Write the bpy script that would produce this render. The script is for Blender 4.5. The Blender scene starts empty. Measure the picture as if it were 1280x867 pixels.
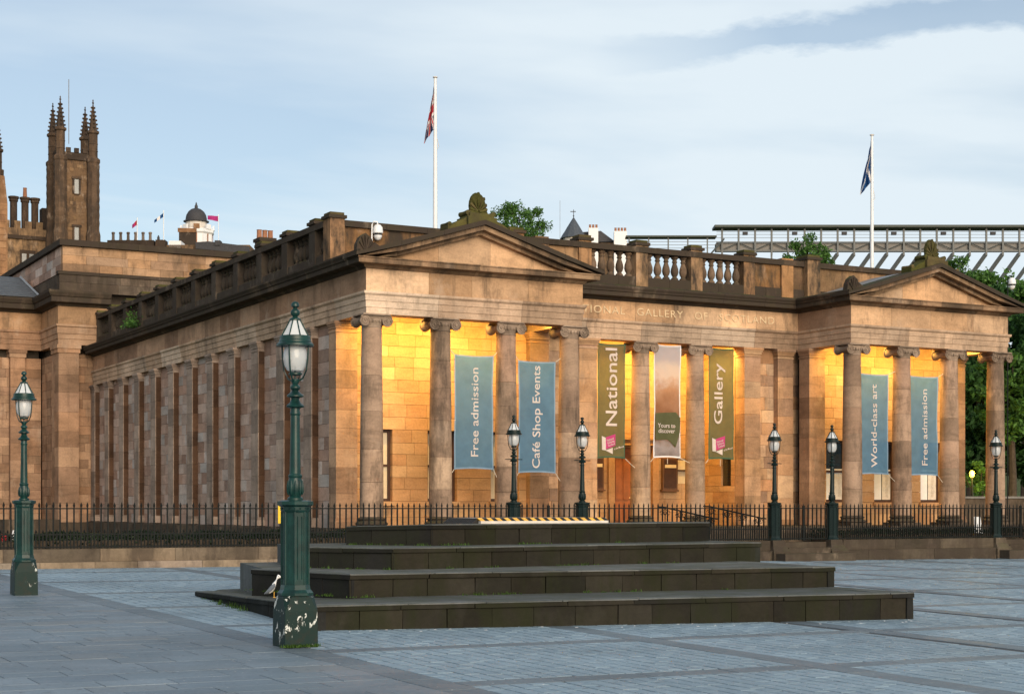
import bpy, math, random
from mathutils import Vector, Matrix
random.seed(7)
R = math.radians
sc = bpy.context.scene
COL = sc.collection

# ------------------------------------------------------------------ camera
EYE = (-22.16, -40.88, 1.6)
cam = bpy.data.objects.new('camera', bpy.data.cameras.new('camera'))
COL.objects.link(cam)
cam.location = EYE
cam.rotation_euler = (R(90), 0, R(-28.4))
cam.data.sensor_width = 36
cam.data.lens = 57.2
cam.data.shift_y = 0.1566
cam.data.clip_end = 3000
sc.camera = cam

# ------------------------------------------------------------------ sky, sun, exposure
SUN_EL, SUN_AZ = R(20), math.atan2(-.10, -.99)
world = bpy.data.worlds.new('World'); sc.world = world
world.use_nodes = True
wn = world.node_tree; wn.nodes.clear()
def wnode(t, **k):
    n = wn.nodes.new(t)
    for a, b in k.items(): setattr(n, a, b)
    return n
wout = wnode('ShaderNodeOutputWorld'); bg = wnode('ShaderNodeBackground')
sky = wnode('ShaderNodeTexSky', sky_type='NISHITA', sun_disc=False, sun_elevation=SUN_EL, sun_rotation=SUN_AZ,
            altitude=50, air_density=1.0, dust_density=.8, ozone_density=1.0)
tc = wnode('ShaderNodeTexCoord'); sx = wnode('ShaderNodeSeparateXYZ')
wn.links.new(tc.outputs['Generated'], sx.inputs[0])
def wmath(op, a, b=0.0):
    n = wnode('ShaderNodeMath', operation=op)
    for i, v in enumerate((a, b)):
        if isinstance(v, (int, float)): n.inputs[i].default_value = v
        else: wn.links.new(v, n.inputs[i])
    return n.outputs[0]
zz = wmath('ADD', wmath('MAXIMUM', sx.outputs[2], 0.0), 0.12)
cmb = wnode('ShaderNodeCombineXYZ')
wn.links.new(wmath('DIVIDE', sx.outputs[0], zz), cmb.inputs[0]); wn.links.new(wmath('DIVIDE', sx.outputs[1], zz), cmb.inputs[1])
mp = wnode('ShaderNodeMapping'); mp.inputs['Rotation'].default_value = (0, 0, R(42.57)); mp.inputs['Scale'].default_value = (.35, 1.0, 1); mp.inputs['Location'].default_value = (5.485, 16.494, 0)
wn.links.new(cmb.outputs[0], mp.inputs[0])
cn = wnode('ShaderNodeTexNoise'); cn.inputs['Scale'].default_value = .45; cn.inputs['Detail'].default_value = 7; cn.inputs['Roughness'].default_value = .52; cn.inputs['Distortion'].default_value = .5
wn.links.new(mp.outputs[0], cn.inputs['Vector'])
cr = wnode('ShaderNodeValToRGB'); cr.color_ramp.elements[0].position = .50; cr.color_ramp.elements[1].position = .585
cr.color_ramp.elements[0].color = (.31,)*3+(1,); cr.color_ramp.elements[1].color = (.94,)*3+(1,)
wn.links.new(cn.outputs['Fac'], cr.inputs[0])
mxw = wnode('ShaderNodeMix', data_type='RGBA'); 
# a long ragged opening in the cloud sheet, seen at the upper right
px_, py_ = cmb.inputs[0].links[0].from_socket, cmb.inputs[1].links[0].from_socket
warp = wnode('ShaderNodeTexNoise'); warp.inputs['Scale'].default_value = 5.5; warp.inputs['Detail'].default_value = 7; warp.inputs['Roughness'].default_value = .6
wn.links.new(cmb.outputs[0], warp.inputs['Vector'])
across = wmath('ADD', wmath('MULTIPLY', px_, .775), wmath('MULTIPLY', py_, .632))
across = wmath('ADD', wmath('SUBTRACT', across, 2.376), wmath('MULTIPLY', wmath('SUBTRACT', warp.outputs['Fac'], .5), .22))
along = wmath('SUBTRACT', wmath('MULTIPLY', px_, .632), wmath('MULTIPLY', py_, .775))
def wclamp(v): n = wnode('ShaderNodeClamp'); wn.links.new(v, n.inputs[0]); return n.outputs[0]
gap = wclamp(wmath('MULTIPLY', wmath('SUBTRACT', .075, wmath('ABSOLUTE', across)), 26.0))
gap = wmath('MULTIPLY', gap, wclamp(wmath('MULTIPLY', wmath('ADD', along, .86), 3.2)))
gap = wmath('MULTIPLY', gap, wclamp(wmath('MULTIPLY', wmath('SUBTRACT', .7, along), 2.0)))
cfac = wmath('MULTIPLY', wmath('MULTIPLY', cr.outputs[0], 1.0), wmath('SUBTRACT', 1.0, wmath('MULTIPLY', gap, .62)))
wn.links.new(cfac, mxw.inputs[0]); wn.links.new(sky.outputs[0], mxw.inputs[6])
mxw.inputs[7].default_value = (6.35, 7.1, 7.6, 1)
wn.links.new(mxw.outputs[2], bg.inputs['Color']); bg.inputs['Strength'].default_value = .043
wn.links.new(bg.outputs[0], wout.inputs[0])
sun = bpy.data.objects.new('sun', bpy.data.lights.new('sun', 'SUN')); COL.objects.link(sun)
sun.data.energy = 1.2; sun.data.angle = R(45); sun.data.color = (1, .82, .62)
sdir = Vector((math.sin(SUN_AZ)*math.cos(SUN_EL), math.cos(SUN_AZ)*math.cos(SUN_EL), math.sin(SUN_EL)))
sun.rotation_euler = (-sdir).to_track_quat('-Z', 'Y').to_euler()
sun.location = (0, 0, 60)
sc.view_settings.view_transform = 'Standard'; sc.view_settings.look = 'None'
sc.view_settings.exposure = 1.55; sc.view_settings.gamma = 1
sc.cycles.max_bounces = 6; sc.cycles.transparent_max_bounces = 12

# ------------------------------------------------------------------ helpers
def g(X, Y):                                  # the square rises gently towards the gallery and to the left
    X = max(-60, min(60, X)); Y = max(-70, min(20, Y))
    return .015 - .0069*X + .0115*Y
F2 = (math.cos(R(61.6)), math.sin(R(61.6))); R2 = (F2[1], -F2[0])
def ahead(px, py, d):                         # a spot d metres ahead of the photographer
    r = (px-640)/2034; h = (634-py)/2034
    return (EYE[0]+d*(F2[0]+r*R2[0]), EYE[1]+d*(F2[1]+r*R2[1]), EYE[2]+d*h)
WL = {}
def link(o, parent=None):
    COL.objects.link(o)
    if parent is not None:
        o.parent = parent
        if parent.name in WL: o.matrix_parent_inverse = Matrix.Translation(-Vector(WL[parent.name]))
    return o
def tag(o, label, cat, group=None):
    o['label'] = label; o['category'] = cat
    if group: o['group'] = group
    return o
def thing(name, loc, label, cat, group=None, local=False):
    o = bpy.data.objects.new(name, None); COL.objects.link(o); o.location = loc; o.empty_display_size = .3
    if not local: WL[o.name] = loc
    return tag(o, label, cat, group)
class MB:
    def __init__(s): s.v = []; s.f = []; s.m = []
    def quad(s, *p):
        n = len(s.v); s.v += [tuple(q) for q in p]; s.f.append(tuple(range(n, n+len(p)))); return s
    def box(s, x0, x1, y0, y1, z0, z1):
        n = len(s.v)
        s.v += [(x0,y0,z0),(x1,y0,z0),(x1,y1,z0),(x0,y1,z0),(x0,y0,z1),(x1,y0,z1),(x1,y1,z1),(x0,y1,z1)]
        for q in ((0,3,2,1),(4,5,6,7),(0,1,5,4),(1,2,6,5),(2,3,7,6),(3,0,4,7)): s.f.append(tuple(n+i for i in q))
        return s
    def rings(s, rings, cap0=True, cap1=True):
        n0 = len(s.v); k = len(rings[0])
        for r in rings: s.v += [tuple(p) for p in r]
        for i in range(len(rings)-1):
            a = n0+i*k; b = a+k
            for j in range(k): s.f.append((a+j, a+(j+1) % k, b+(j+1) % k, b+j))
        if cap0: s.f.append(tuple(n0+j for j in reversed(range(k))))
        if cap1: s.f.append(tuple(n0+(len(rings)-1)*k+j for j in range(k)))
        return s
    def lathe(s, prof, seg=16, c=(0,0,0), axis='z', ph=0):
        rs = []
        for r, z in prof:
            ring = []
            for j in range(seg):
                a = ph+2*math.pi*j/seg; x, y = r*math.cos(a), r*math.sin(a)
                p = (x,y,z) if axis == 'z' else ((z,x,y) if axis == 'x' else (y,z,x))
                ring.append((p[0]+c[0], p[1]+c[1], p[2]+c[2]))
            rs.append(ring)
        return s.rings(rs)
    def tube(s, pts, r, seg=6):
        pts = [Vector(p) for p in pts]; rs = []
        rr = r if isinstance(r, (list, tuple)) else [r]*len(pts)
        up = Vector((0, 0, 1))
        for i, p in enumerate(pts):
            t = (pts[min(i+1, len(pts)-1)]-pts[max(i-1, 0)]).normalized()
            a = t.cross(up if abs(t.z) < .95 else Vector((1, 0, 0))).normalized(); b = a.cross(t)
            rs.append([tuple(p+rr[i]*(math.cos(2*math.pi*j/seg)*a+math.sin(2*math.pi*j/seg)*b)) for j in range(seg)])
        return s.rings(rs)
    def prism(s, poly, axis, a0, a1):         # poly of 2-D points: axis y -> (x,z), x -> (y,z), z -> (x,y)
        def P(p, a): return (p[0], a, p[1]) if axis == 'y' else ((a, p[0], p[1]) if axis == 'x' else (p[0], p[1], a))
        return s.rings([[P(p, a0) for p in poly], [P(p, a1) for p in poly]])
    def mesh(s, name, mats, smooth=False):
        me = bpy.data.meshes.new(name); me.from_pydata(s.v, [], s.f)
        for m in (mats if isinstance(mats, (list, tuple)) else [mats]): me.materials.append(m)
        if s.m: me.polygons.foreach_set('material_index', s.m)
        if smooth:
            me.polygons.foreach_set('use_smooth', [True]*len(me.polygons))
        me.validate(); me.update()
        if smooth and hasattr(me, 'set_sharp_from_angle'): me.set_sharp_from_angle(angle=R(38))
        return me
    def build(s, name, mat, parent=None, smooth=False, kind=None):
        import bmesh
        me = s.mesh(name, mat, smooth)
        bm = bmesh.new(); bm.from_mesh(me); bmesh.ops.recalc_face_normals(bm, faces=bm.faces); bm.to_mesh(me); bm.free()
        o = link(bpy.data.objects.new(name, me), parent)
        if kind: o['kind'] = kind
        return o
CUBES = {}
def piece(name, x0, x1, y0, y1, z0, z1, mat, parent, rz=0.0):   # one stone, slab or bar: shared cube mesh, own size
    k = (name, mat.name)
    if k not in CUBES: CUBES[k] = MB().box(-.5, .5, -.5, .5, -.5, .5).mesh(name, mat)
    o = bpy.data.objects.new(name, CUBES[k])
    link(o, parent)
    o.location = ((x0+x1)/2, (y0+y1)/2, (z0+z1)/2); o.scale = (abs(x1-x0), abs(y1-y0), abs(z1-z0)); o.rotation_euler = (0, 0, rz)
    return o
def shared(name, me, loc, parent, rot=(0,0,0), scale=(1,1,1)):
    o = bpy.data.objects.new(name, me); link(o, parent); o.location = loc; o.rotation_euler = rot; o.scale = scale
    return o

# ------------------------------------------------------------------ materials
class G:
    def __init__(s, name):
        s.m = bpy.data.materials.new(name); s.m.use_nodes = True; s.t = s.m.node_tree
        s.b = s.t.nodes['Principled BSDF']; s.out = s.t.nodes['Material Output']
    def n(s, typ, ins=None, **k):
        nd = s.t.nodes.new(typ)
        for a, b in k.items(): setattr(nd, a, b)
        for a, b in (ins or {}).items(): s.put(nd.inputs[a], b)
        return nd
    def put(s, sock, v):
        if isinstance(v, bpy.types.NodeSocket): s.t.links.new(v, sock)
        else:
            if isinstance(v, tuple) and len(v) == 3 and sock.type == 'RGBA': v = v+(1,)
            sock.default_value = v
    def math(s, op, a, b=0.0, clamp=False):
        nd = s.n('ShaderNodeMath', {0: a, 1: b}, operation=op); nd.use_clamp = clamp; return nd.outputs[0]
    def mix(s, f, a, b, blend='MIX'):
        return s.n('ShaderNodeMix', {0: f, 6: a, 7: b}, data_type='RGBA', blend_type=blend).outputs[2]
    def ramp(s, f, stops, interp='LINEAR'):
        nd = s.n('ShaderNodeValToRGB', {0: f}); r = nd.color_ramp; r.interpolation = interp
        while len(r.elements) < len(stops): r.elements.new(.5)
        for e, (p, c) in zip(r.elements, stops):
            e.position = p; e.color = (c if isinstance(c, tuple) else (c, c, c))+(1,)
        return nd.outputs[0]
    def noise(s, scale, detail=4, rough=.55, stretch=None, dist=0.0, off=None):
        v = s.pos()
        if stretch or off:
            v = s.n('ShaderNodeMapping', {'Vector': v, 'Scale': stretch or (1,1,1), 'Location': off or (0,0,0)}).outputs[0]
        return s.n('ShaderNodeTexNoise', {'Vector': v, 'Scale': scale, 'Detail': detail, 'Roughness': rough, 'Distortion': dist}).outputs['Fac']
    def pos(s):
        if not hasattr(s, '_p'): s._p = s.n('ShaderNodeNewGeometry')
        return s._p.outputs['Position']
    def rnd(s):
        s.pos(); oi = s.n('ShaderNodeObjectInfo')
        return s.math('FRACT', s.math('ADD', s._p.outputs['Random Per Island'], oi.outputs['Random']))
    def bump(s, h, strength=.3, dist=.02):
        s.put(s.b.inputs['Normal'], s.n('ShaderNodeBump', {'Height': h, 'Strength': strength, 'Distance': dist}).outputs[0])
    def fin(s, col, rough=.85, spec=.3, **k):
        s.put(s.b.inputs['Base Color'], col); s.put(s.b.inputs['Roughness'], rough); s.put(s.b.inputs['Specular IOR Level'], spec)
        for a, b in k.items(): s.put(s.b.inputs[a], b)
        return s.m
def stone(name, cols, soot=.35, soot_lo=.5, moss=0.0, var=.31, sootcol=(.05,.038,.03), bed=.2, palecol=(.50,.385,.29)):
    q = G(name); r = q.rnd(); r2 = q.math('FRACT', q.math('MULTIPLY', r, 7.31))
    base = q.ramp(r, [(i/max(1, len(cols)-1), c) for i, c in enumerate(cols)])
    big = q.noise(.7, 5, .6, off=(3, 1, 8)); fine = q.noise(14, 5, .65); bedn = q.noise(.9, 6, .62, stretch=(.8, .8, 2.6), dist=1.6)
    base = q.mix(1, base, q.ramp(big, [(.3, 1-var), (.7, 1+var*.55)]), 'MULTIPLY')
    base = q.mix(1, base, q.ramp(bedn, [(.32, 1-bed), (.5, 1.0), (.72, 1+bed*.4)]), 'MULTIPLY')
    base = q.mix(1, base, q.ramp(fine, [(.3, .86), (.7, 1.1)]), 'MULTIPLY')
    base = q.mix(1, base, q.ramp(r2, [(0, 1-var*.9), (.5, 1.0), (1, 1+var*.5)]), 'MULTIPLY')
    pale = q.noise(.9, 6, .65, stretch=(1, 1, .6), off=(17, 2, 6))
    base = q.mix(q.ramp(pale, [(.58, 0.0), (.70, .38)]), base, palecol)
    st = q.noise(1.1, 7, .70, stretch=(1, 1, .33), off=(9, 4, 2)); st2 = q.noise(3.4, 6, .66, stretch=(1, 1, .13), off=(2, 8, 1))
    base = q.mix(q.math('MULTIPLY', q.ramp(st2, [(.56, 0.0), (.68, 1.0)]), soot*.8), base, sootcol)
    base = q.mix(q.math('MULTIPLY', q.ramp(st, [(soot_lo-.03, 0.0), (soot_lo+.11, 1.0)]), min(1, soot*1.25)), base, sootcol)
    if moss:
        nz = q.n('ShaderNodeSeparateXYZ', {0: q._p.outputs['Normal']}).outputs[2]
        mk = q.math('MULTIPLY', q.ramp(nz, [(.45, .12), (.8, 1.0)]), q.ramp(q.noise(2.6, 6, .7, off=(5, 5, 5)), [(.42, 0.0), (.58, 1.0)]))
        base = q.mix(q.math('MULTIPLY', mk, moss), base, (.055, .065, .018))
    q.bump(q.math('ADD', fine, q.math('MULTIPLY', bedn, .5)), .3, .02)
    return q.fin(base, .92, .12)
BUFF = [(.48,.30,.17), (.56,.37,.22), (.42,.225,.115), (.50,.305,.17), (.36,.22,.145), (.53,.36,.23)]
PINK = [(.48,.325,.25), (.40,.25,.185), (.52,.39,.32), (.43,.275,.205), (.55,.48,.43), (.41,.255,.19), (.50,.35,.275), (.56,.50,.46)]
M = {}
M['buff'] = stone('buff sandstone', BUFF, .35, .56)
M['frieze'] = stone('smooth sandstone', [(.58,.375,.225), (.53,.325,.18), (.61,.42,.27)], .46, .56, bed=.22)
M['wallin'] = stone('sheltered sandstone', [(.47,.285,.15), (.44,.25,.125), (.50,.32,.175), (.42,.235,.12), (.48,.30,.16)], .12, .62, var=.14)
M['pink'] = stone('pink sandstone', PINK, .14, .58)
M['pil'] = stone('weathered pilaster stone', [(.36,.28,.23), (.31,.24,.195), (.40,.305,.245), (.34,.26,.21)], .32, .54)
M['col'] = stone('column sandstone', [(.37,.26,.185), (.28,.19,.135), (.45,.32,.22), (.33,.21,.145), (.41,.29,.205)], .55, .53, bed=.25)
M['arch'] = stone('architrave stone', [(.53,.385,.27), (.46,.315,.21), (.56,.43,.32), (.44,.295,.195)], .42, .56)
M['ret'] = stone('shaded red brown return stone', [(.11,.06,.037), (.09,.05,.031), (.13,.072,.044)], .3, .55, palecol=(.13,.08,.055))  # red-brown stone, darkened further by shade put into the colour
M['cap'] = stone('capital stone', [(.27,.20,.15), (.31,.235,.175)], .5, .53)
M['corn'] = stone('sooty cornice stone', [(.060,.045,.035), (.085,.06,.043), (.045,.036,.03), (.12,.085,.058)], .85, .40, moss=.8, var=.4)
M['para'] = stone('parapet stone', [(.40,.21,.09), (.30,.17,.09), (.42,.26,.14), (.22,.135,.08)], .9, .49, moss=.7, var=.4)
M['balu'] = stone('baluster stone', [(.20,.135,.09), (.15,.105,.075), (.26,.17,.11)], .6, .48, moss=.4)
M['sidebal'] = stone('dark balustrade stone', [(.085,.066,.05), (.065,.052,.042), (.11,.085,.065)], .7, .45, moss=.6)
M['moss'] = stone('mossy carved stone', [(.10,.085,.03), (.075,.075,.02), (.13,.10,.045)], .4, .5, moss=.95, palecol=(.16,.15,.07))
M['attic'] = stone('attic sandstone', [(.40,.235,.13), (.45,.285,.165), (.34,.215,.135), (.43,.25,.13), (.30,.205,.14)], .4, .54, moss=.4)
M['wing'] = stone('wing sandstone', [(.38,.24,.155), (.43,.275,.175), (.33,.205,.135), (.40,.235,.14)], .3, .55)
M['darkdwarf'] = stone('dark dwarf wall stone', [(.085,.068,.05), (.07,.056,.043), (.10,.08,.058)], .6, .47, moss=.4)  # darker base tone than the left dwarf wall
M['chim'] = stone('chimney pot clay', [(.20,.16,.13), (.15,.125,.105)], .5, .5)
M['plinth'] = stone('plinth stone', [(.13,.095,.07), (.10,.078,.06), (.16,.115,.08)], .6, .45, moss=.5)
M['dwarf'] = stone('dwarf wall stone', [(.22,.165,.11), (.18,.14,.10), (.26,.19,.125), (.15,.12,.09)], .55, .5, moss=.35)
M['dwarf2'] = stone('dwarf wall plinth stone', [(.30,.23,.16), (.25,.19,.13), (.42,.38,.33), (.28,.2,.14)], .4, .52, moss=.2)
M['core'] = stone('mortar', [(.07,.055,.042), (.06,.05,.04)], .2, .6)
M['step'] = stone('platform step stone', [(.027,.024,.018), (.023,.021,.017), (.031,.027,.020), (.021,.020,.017)], .5, .5, moss=.35, bed=.12, sootcol=(.018,.021,.009), palecol=(.05,.047,.038))
M['stepside'] = stone('shaded step stone', [(.021,.021,.020), (.018,.018,.018), (.025,.024,.022)], .4, .5, moss=.3, bed=.1, sootcol=(.02,.024,.014), palecol=(.05,.05,.05))  # side faces: step stone with their shade put into the colour
M['skytread'] = stone('step tread stone with sky light', [(.14,.15,.148), (.12,.13,.13), (.16,.165,.16)], .4, .52, moss=.35, bed=.08, sootcol=(.06,.066,.05), palecol=(.2,.2,.2))  # step tops: sky reflection put into a paler stone colour
M['oldtown'] = stone('old town stone', [(.24,.15,.08), (.16,.10,.058), (.31,.20,.11), (.13,.085,.055)], .6, .5)
M['oldtrim'] = stone('sooty gothic stone', [(.07,.05,.037), (.045,.035,.029), (.12,.078,.05), (.08,.055,.04)], .6, .47)
M['warmwall'] = stone('old orange stone', [(.33,.18,.09), (.28,.15,.08), (.36,.21,.11)], .3, .55)
def plain(name, col, rough=.5, spec=.5, vary=.18, metallic=0.0, scale=6):
    q = G(name); c = q.mix(1, col, q.ramp(q.noise(scale, 5, .6), [(.3, 1-vary), (.7, 1+vary)]), 'MULTIPLY')
    q.bump(q.noise(40, 3, .5), .08, .004)
    return q.fin(c, rough, spec, Metallic=metallic)
M['iron'] = plain('black green iron', (.004,.006,.0055), .6, .2)
M['green'] = plain('dark green paint', (.0045,.031,.027), .36, .4, .5)
M['greend'] = plain('dull dark green paint', (.003,.012,.011), .42, .3, .25)
def peeled(name, lo):
    q = G(name); n1 = q.noise(8.5, 7, .66, stretch=(1, 1, .6), dist=1.1); n2 = q.noise(2.6, 3, .5, off=(2.2, 7, 1))
    k = q.math('MULTIPLY', q.ramp(n1, [(lo, 0.0), (lo+.015, 1.0)]), q.ramp(n2, [(.46, 0.0), (.5, 1.0)]))
    rust = q.ramp(q.noise(9, 5, .6, off=(1, 2, 3)), [(.5, 0.0), (.7, .6)])
    c = q.mix(rust, (.006,.022,.019), (.025,.021,.015))
    q.bump(k, .3, .006)
    return q.fin(q.mix(k, c, (.62,.64,.60)), q.mix(k, (.45,)*3, (.8,)*3), .2)
M['peel'] = peeled('peeling green paint', .575); M['peel2'] = peeled('chipped green paint', .60)
M['lead'] = plain('lead roof', (.22,.235,.25), .5, .4, .2)
M['slate'] = plain('blue slate', (.060,.072,.088), .6, .4, .3)
M['roofdk'] = plain('dark roof', (.045,.045,.05), .7, .3, .3)
M['white'] = plain('white paint', (.74,.75,.76), .5, .4, .06)
M['offwhite'] = plain('old white paint', (.60,.56,.50), .7, .3, .15)
M['terra'] = plain('terracotta', (.30,.14,.08), .8, .2, .2)
M['steel'] = plain('galvanised steel', (.085,.095,.095), .5, .5, .2)
M['deck'] = plain('stand decking', (.20,.19,.175), .8, .2, .15)
M['glassdk'] = plain('dark window glass', (.02,.022,.024), .08, .6, .1)
M['greyglass'] = plain('grey reflecting glass', (.22,.23,.23), .25, .5, .2)
M['blind'] = plain('pale blind', (.62,.52,.36), .6, .3, .08)
M['oak'] = plain('varnished oak', (.26,.085,.022), .4, .5, .3, scale=3)
M['brown'] = plain('brown painted frame', (.05,.022,.012), .45, .4, .2)
M['notice'] = plain('brown notice board', (.12,.06,.03), .4, .4, .15)
M['gilt'] = plain('gilt letters', (.60,.455,.285), .7, .2, .3)
M['yellow'] = plain('yellow plastic', (.75,.48,.02), .5, .4, .08)
M['hazy'] = plain('hazard yellow', (.72,.40,.07), .6, .3, .2)
M['hazk'] = plain('hazard black', (.018,.017,.016), .6, .3, .2)
M['red'] = plain('red', (.50,.03,.04), .6, .3, .15)
M['navy'] = plain('navy cloth', (.012,.02,.075), .8, .2, .15)
M['blue'] = plain('saltire blue', (.008,.06,.19), .8, .2, .15)
M['cloth'] = plain('white cloth', (.68,.66,.66), .8, .2, .1)
M['redc'] = plain('red cloth', (.36,.03,.045), .8, .2, .15)
M['magenta'] = plain('magenta cloth', (.35,.03,.16), .8, .2, .15)
M['bark'] = plain('bark', (.06,.045,.032), .9, .2, .35)
M['rope'] = plain('rope', (.55,.50,.42), .8, .2, .1)
def emit(name, col, s):
    q = G(name); return q.fin(col, .5, .3, **{'Emission Color': col+(1,), 'Emission Strength': s})
M['lampwarm'] = emit('sodium lens', (1., .62, .12), 9)
M['lampyel'] = emit('sodium street lamp', (1., .62, .06), 2.2)
def leafmat(name, a, b):
    q = G(name); c = q.ramp(q.rnd(), [(0, a), (.6, b), (1, tuple(min(1, v*1.5) for v in b))])
    m = q.fin(c, .6, .25)
    tr = q.n('ShaderNodeBsdfTranslucent', {'Color': c}); ms = q.n('ShaderNodeMixShader', {0: .3, 1: q.b.outputs[0], 2: tr.outputs[0]})
    q.t.links.new(ms.outputs[0], q.out.inputs[0]); return m
M['leaf'] = leafmat('green leaves', (.035,.085,.018), (.07,.16,.03))
M['leafd'] = leafmat('deep green leaves', (.022,.062,.016), (.045,.115,.028))
M['hedge'] = leafmat('dark hedge leaves', (.006,.014,.006), (.012,.026,.009))
M['standroof'] = plain('stand roof', (.06,.07,.06), .6, .3, .2)
M['grass'] = leafmat('grass', (.035,.075,.012), (.06,.12,.02))
def glass(name, tint, alpha):
    q = G(name); m = q.fin(tint, .08, .6); q.put(q.b.inputs['Alpha'], alpha); return m
M['globe'] = glass('lamp globe glass', (.62,.66,.68), .62)
M['hoodglass'] = glass('lamp hood glass', (.66,.70,.72), .8)
def cloth(name, col, trans, alpha=.93):
    q = G(name); c = q.mix(1, col, q.ramp(q.noise(3, 4, .6), [(.3, .88), (.7, 1.1)]), 'MULTIPLY')
    q.fin(c, .75, .2); q.bump(q.noise(5, 4, .55, stretch=(1.5, 1.5, .6), dist=.6), .5, .03)
    tr = q.n('ShaderNodeBsdfTranslucent', {'Color': c}); tp = q.n('ShaderNodeBsdfTransparent', {'Color': tuple(min(1, v*2.2+.1) for v in col)})
    a = q.n('ShaderNodeMixShader', {0: trans, 1: q.b.outputs[0], 2: tr.outputs[0]})
    b = q.n('ShaderNodeMixShader', {0: 1-alpha, 1: a.outputs[0], 2: tp.outputs[0]})
    q.t.links.new(b.outputs[0], q.out.inputs[0]); return q.m
M['bblue'] = cloth('teal banner mesh', (.115,.26,.43), .46, .86)
M['bhem'] = cloth('pale blue hem', (.22,.36,.52), .3)
M['bolive'] = cloth('olive banner cloth', (.15,.155,.075), .42)
M['bohem'] = cloth('green hem', (.06,.14,.09), .3)
M['print'] = cloth('white print', (.74,.66,.62), .3, 1.0)
M['pinkp'] = cloth('pink print', (.60,.07,.24), .3, 1.0)
def picture():                                # a plain stand-in print: pale above, brown mottling in the middle
    q = G('mottled picture print'); z = q.n('ShaderNodeSeparateXYZ', {0: q.pos()}).outputs[2]
    n1 = q.noise(1.6, 5, .6, off=(4, 2, 2))
    zz_ = q.math('ADD', z, q.math('MULTIPLY', q.math('SUBTRACT', n1, .5), 1.5))
    c = q.ramp(q.math('DIVIDE', q.math('SUBTRACT', zz_, 3.3), 4.1), [(0, (.19,.17,.17)), (.1, (.30,.29,.31)), (.2, (.20,.13,.09)), (.42, (.22,.115,.065)), (.62, (.34,.22,.15)), (.72, (.44,.41,.42)), (1, (.40,.42,.47))])
    q.fin(c, .75, .2)
    tr = q.n('ShaderNodeBsdfTranslucent', {'Color': c}); a = q.n('ShaderNodeMixShader', {0: .3, 1: q.b.outputs[0], 2: tr.outputs[0]})
    q.t.links.new(a.outputs[0], q.out.inputs[0]); return q.m
M['picture'] = picture()
def paving(name, cols, rough):
    q = G(name); r = q.rnd()
    c = q.ramp(r, [(i/(len(cols)-1), v) for i, v in enumerate(cols)])
    fine = q.noise(25, 4, .6)
    c = q.mix(1, c, q.ramp(q.noise(.35, 6, .62), [(.3, .72), (.7, 1.2)]), 'MULTIPLY')
    c = q.mix(1, c, q.ramp(fine, [(.3, .85), (.7, 1.12)]), 'MULTIPLY')
    c = q.mix(q.ramp(q.noise(2.3, 6, .7, off=(3, 3, 0)), [(.62, 0.0), (.72, .5)]), c, (.05,.055,.06))
    c = q.mix(q.ramp(q.noise(11, 2, .4, off=(7, 1, 0)), [(.70, 0.0), (.715, .7)]), c, (.06,.06,.065))
    c = q.mix(q.ramp(q.noise(17, 2, .4, off=(1, 9, 0)), [(.735, 0.0), (.745, .7)]), c, (.55,.56,.56))
    q.bump(fine, .3, .006)
    return q.fin(c, q.ramp(q.noise(1.5, 5, .6), [(.3, rough-.12), (.7, rough+.12)]), .45)
M['sett'] = paving('granite setts', [(.225,.315,.38), (.208,.295,.36), (.243,.335,.40), (.218,.306,.372)], .6)
M['slab'] = paving('flagstones', [(.155,.205,.245), (.125,.17,.21), (.18,.23,.27), (.14,.19,.23), (.175,.205,.225)], .5)
M['band'] = paving('dark band stones', [(.13,.17,.20), (.115,.15,.178), (.147,.19,.22)], .55)
M['joint'] = paving('sandy joints', [(.08,.085,.09), (.075,.08,.085)], .9)
M['ramp'] = paving('pale path', [(.40,.38,.35), (.36,.34,.32)], .7)
M['lawn'] = plain('lawn turf', (.06,.08,.035), .95, .1, .4)  # dull green turf, mottled at random

# ================================================================== ground of the square
mb = MB(); xs = [-400, -120, -60, -30, -15, 0, 15, 30, 60, 150, 350, 800]; ys = [-300, -70, -40, -20, -8, 0, 20, 60, 200, 500, 1000]
for x in xs:
    for y in ys: mb.v.append((x, y, g(x, y)-.0095))
for i in range(len(xs)-1):
    for j in range(len(ys)-1):
        a = i*len(ys)+j; mb.f.append((a, a+len(ys), a+len(ys)+1, a+1))
ground = mb.build('ground', M['joint']); ground['kind'] = 'structure'
XB = [-15.0, -10.15, -6.2, -2.2, 1.8, 5.8, 9.8, 13.8, 17.8]; YB = [-30.2, -26.15, -22.45, -18.4, -14.4, -10.4, -6.4, -2.4]
def inband(x, y, m=.0):
    return any(abs(x-b) < .22+m for b in XB) or any(abs(y-b) < .2+m for b in YB)
def slabgeo(mb, x0, x1, y0, y1, ch=.008, dz=0.0, h=.03):
    n = len(mb.v)
    for a, b, z in ((x0, y0, -h), (x1, y0, -h), (x1, y1, -h), (x0, y1, -h), (x0+ch, y0+ch, dz), (x1-ch, y0+ch, dz), (x1-ch, y1-ch, dz), (x0+ch, y1-ch, dz)):
        mb.v.append((a, b, g(a, b)+z))
    for q in ((4, 5, 6, 7), (0, 1, 5, 4), (1, 2, 6, 5), (2, 3, 7, 6), (3, 0, 4, 7)): mb.f.append(tuple(n+i for i in q))
rn = random.Random(3)
mb = MB(); x = -14.78
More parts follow.
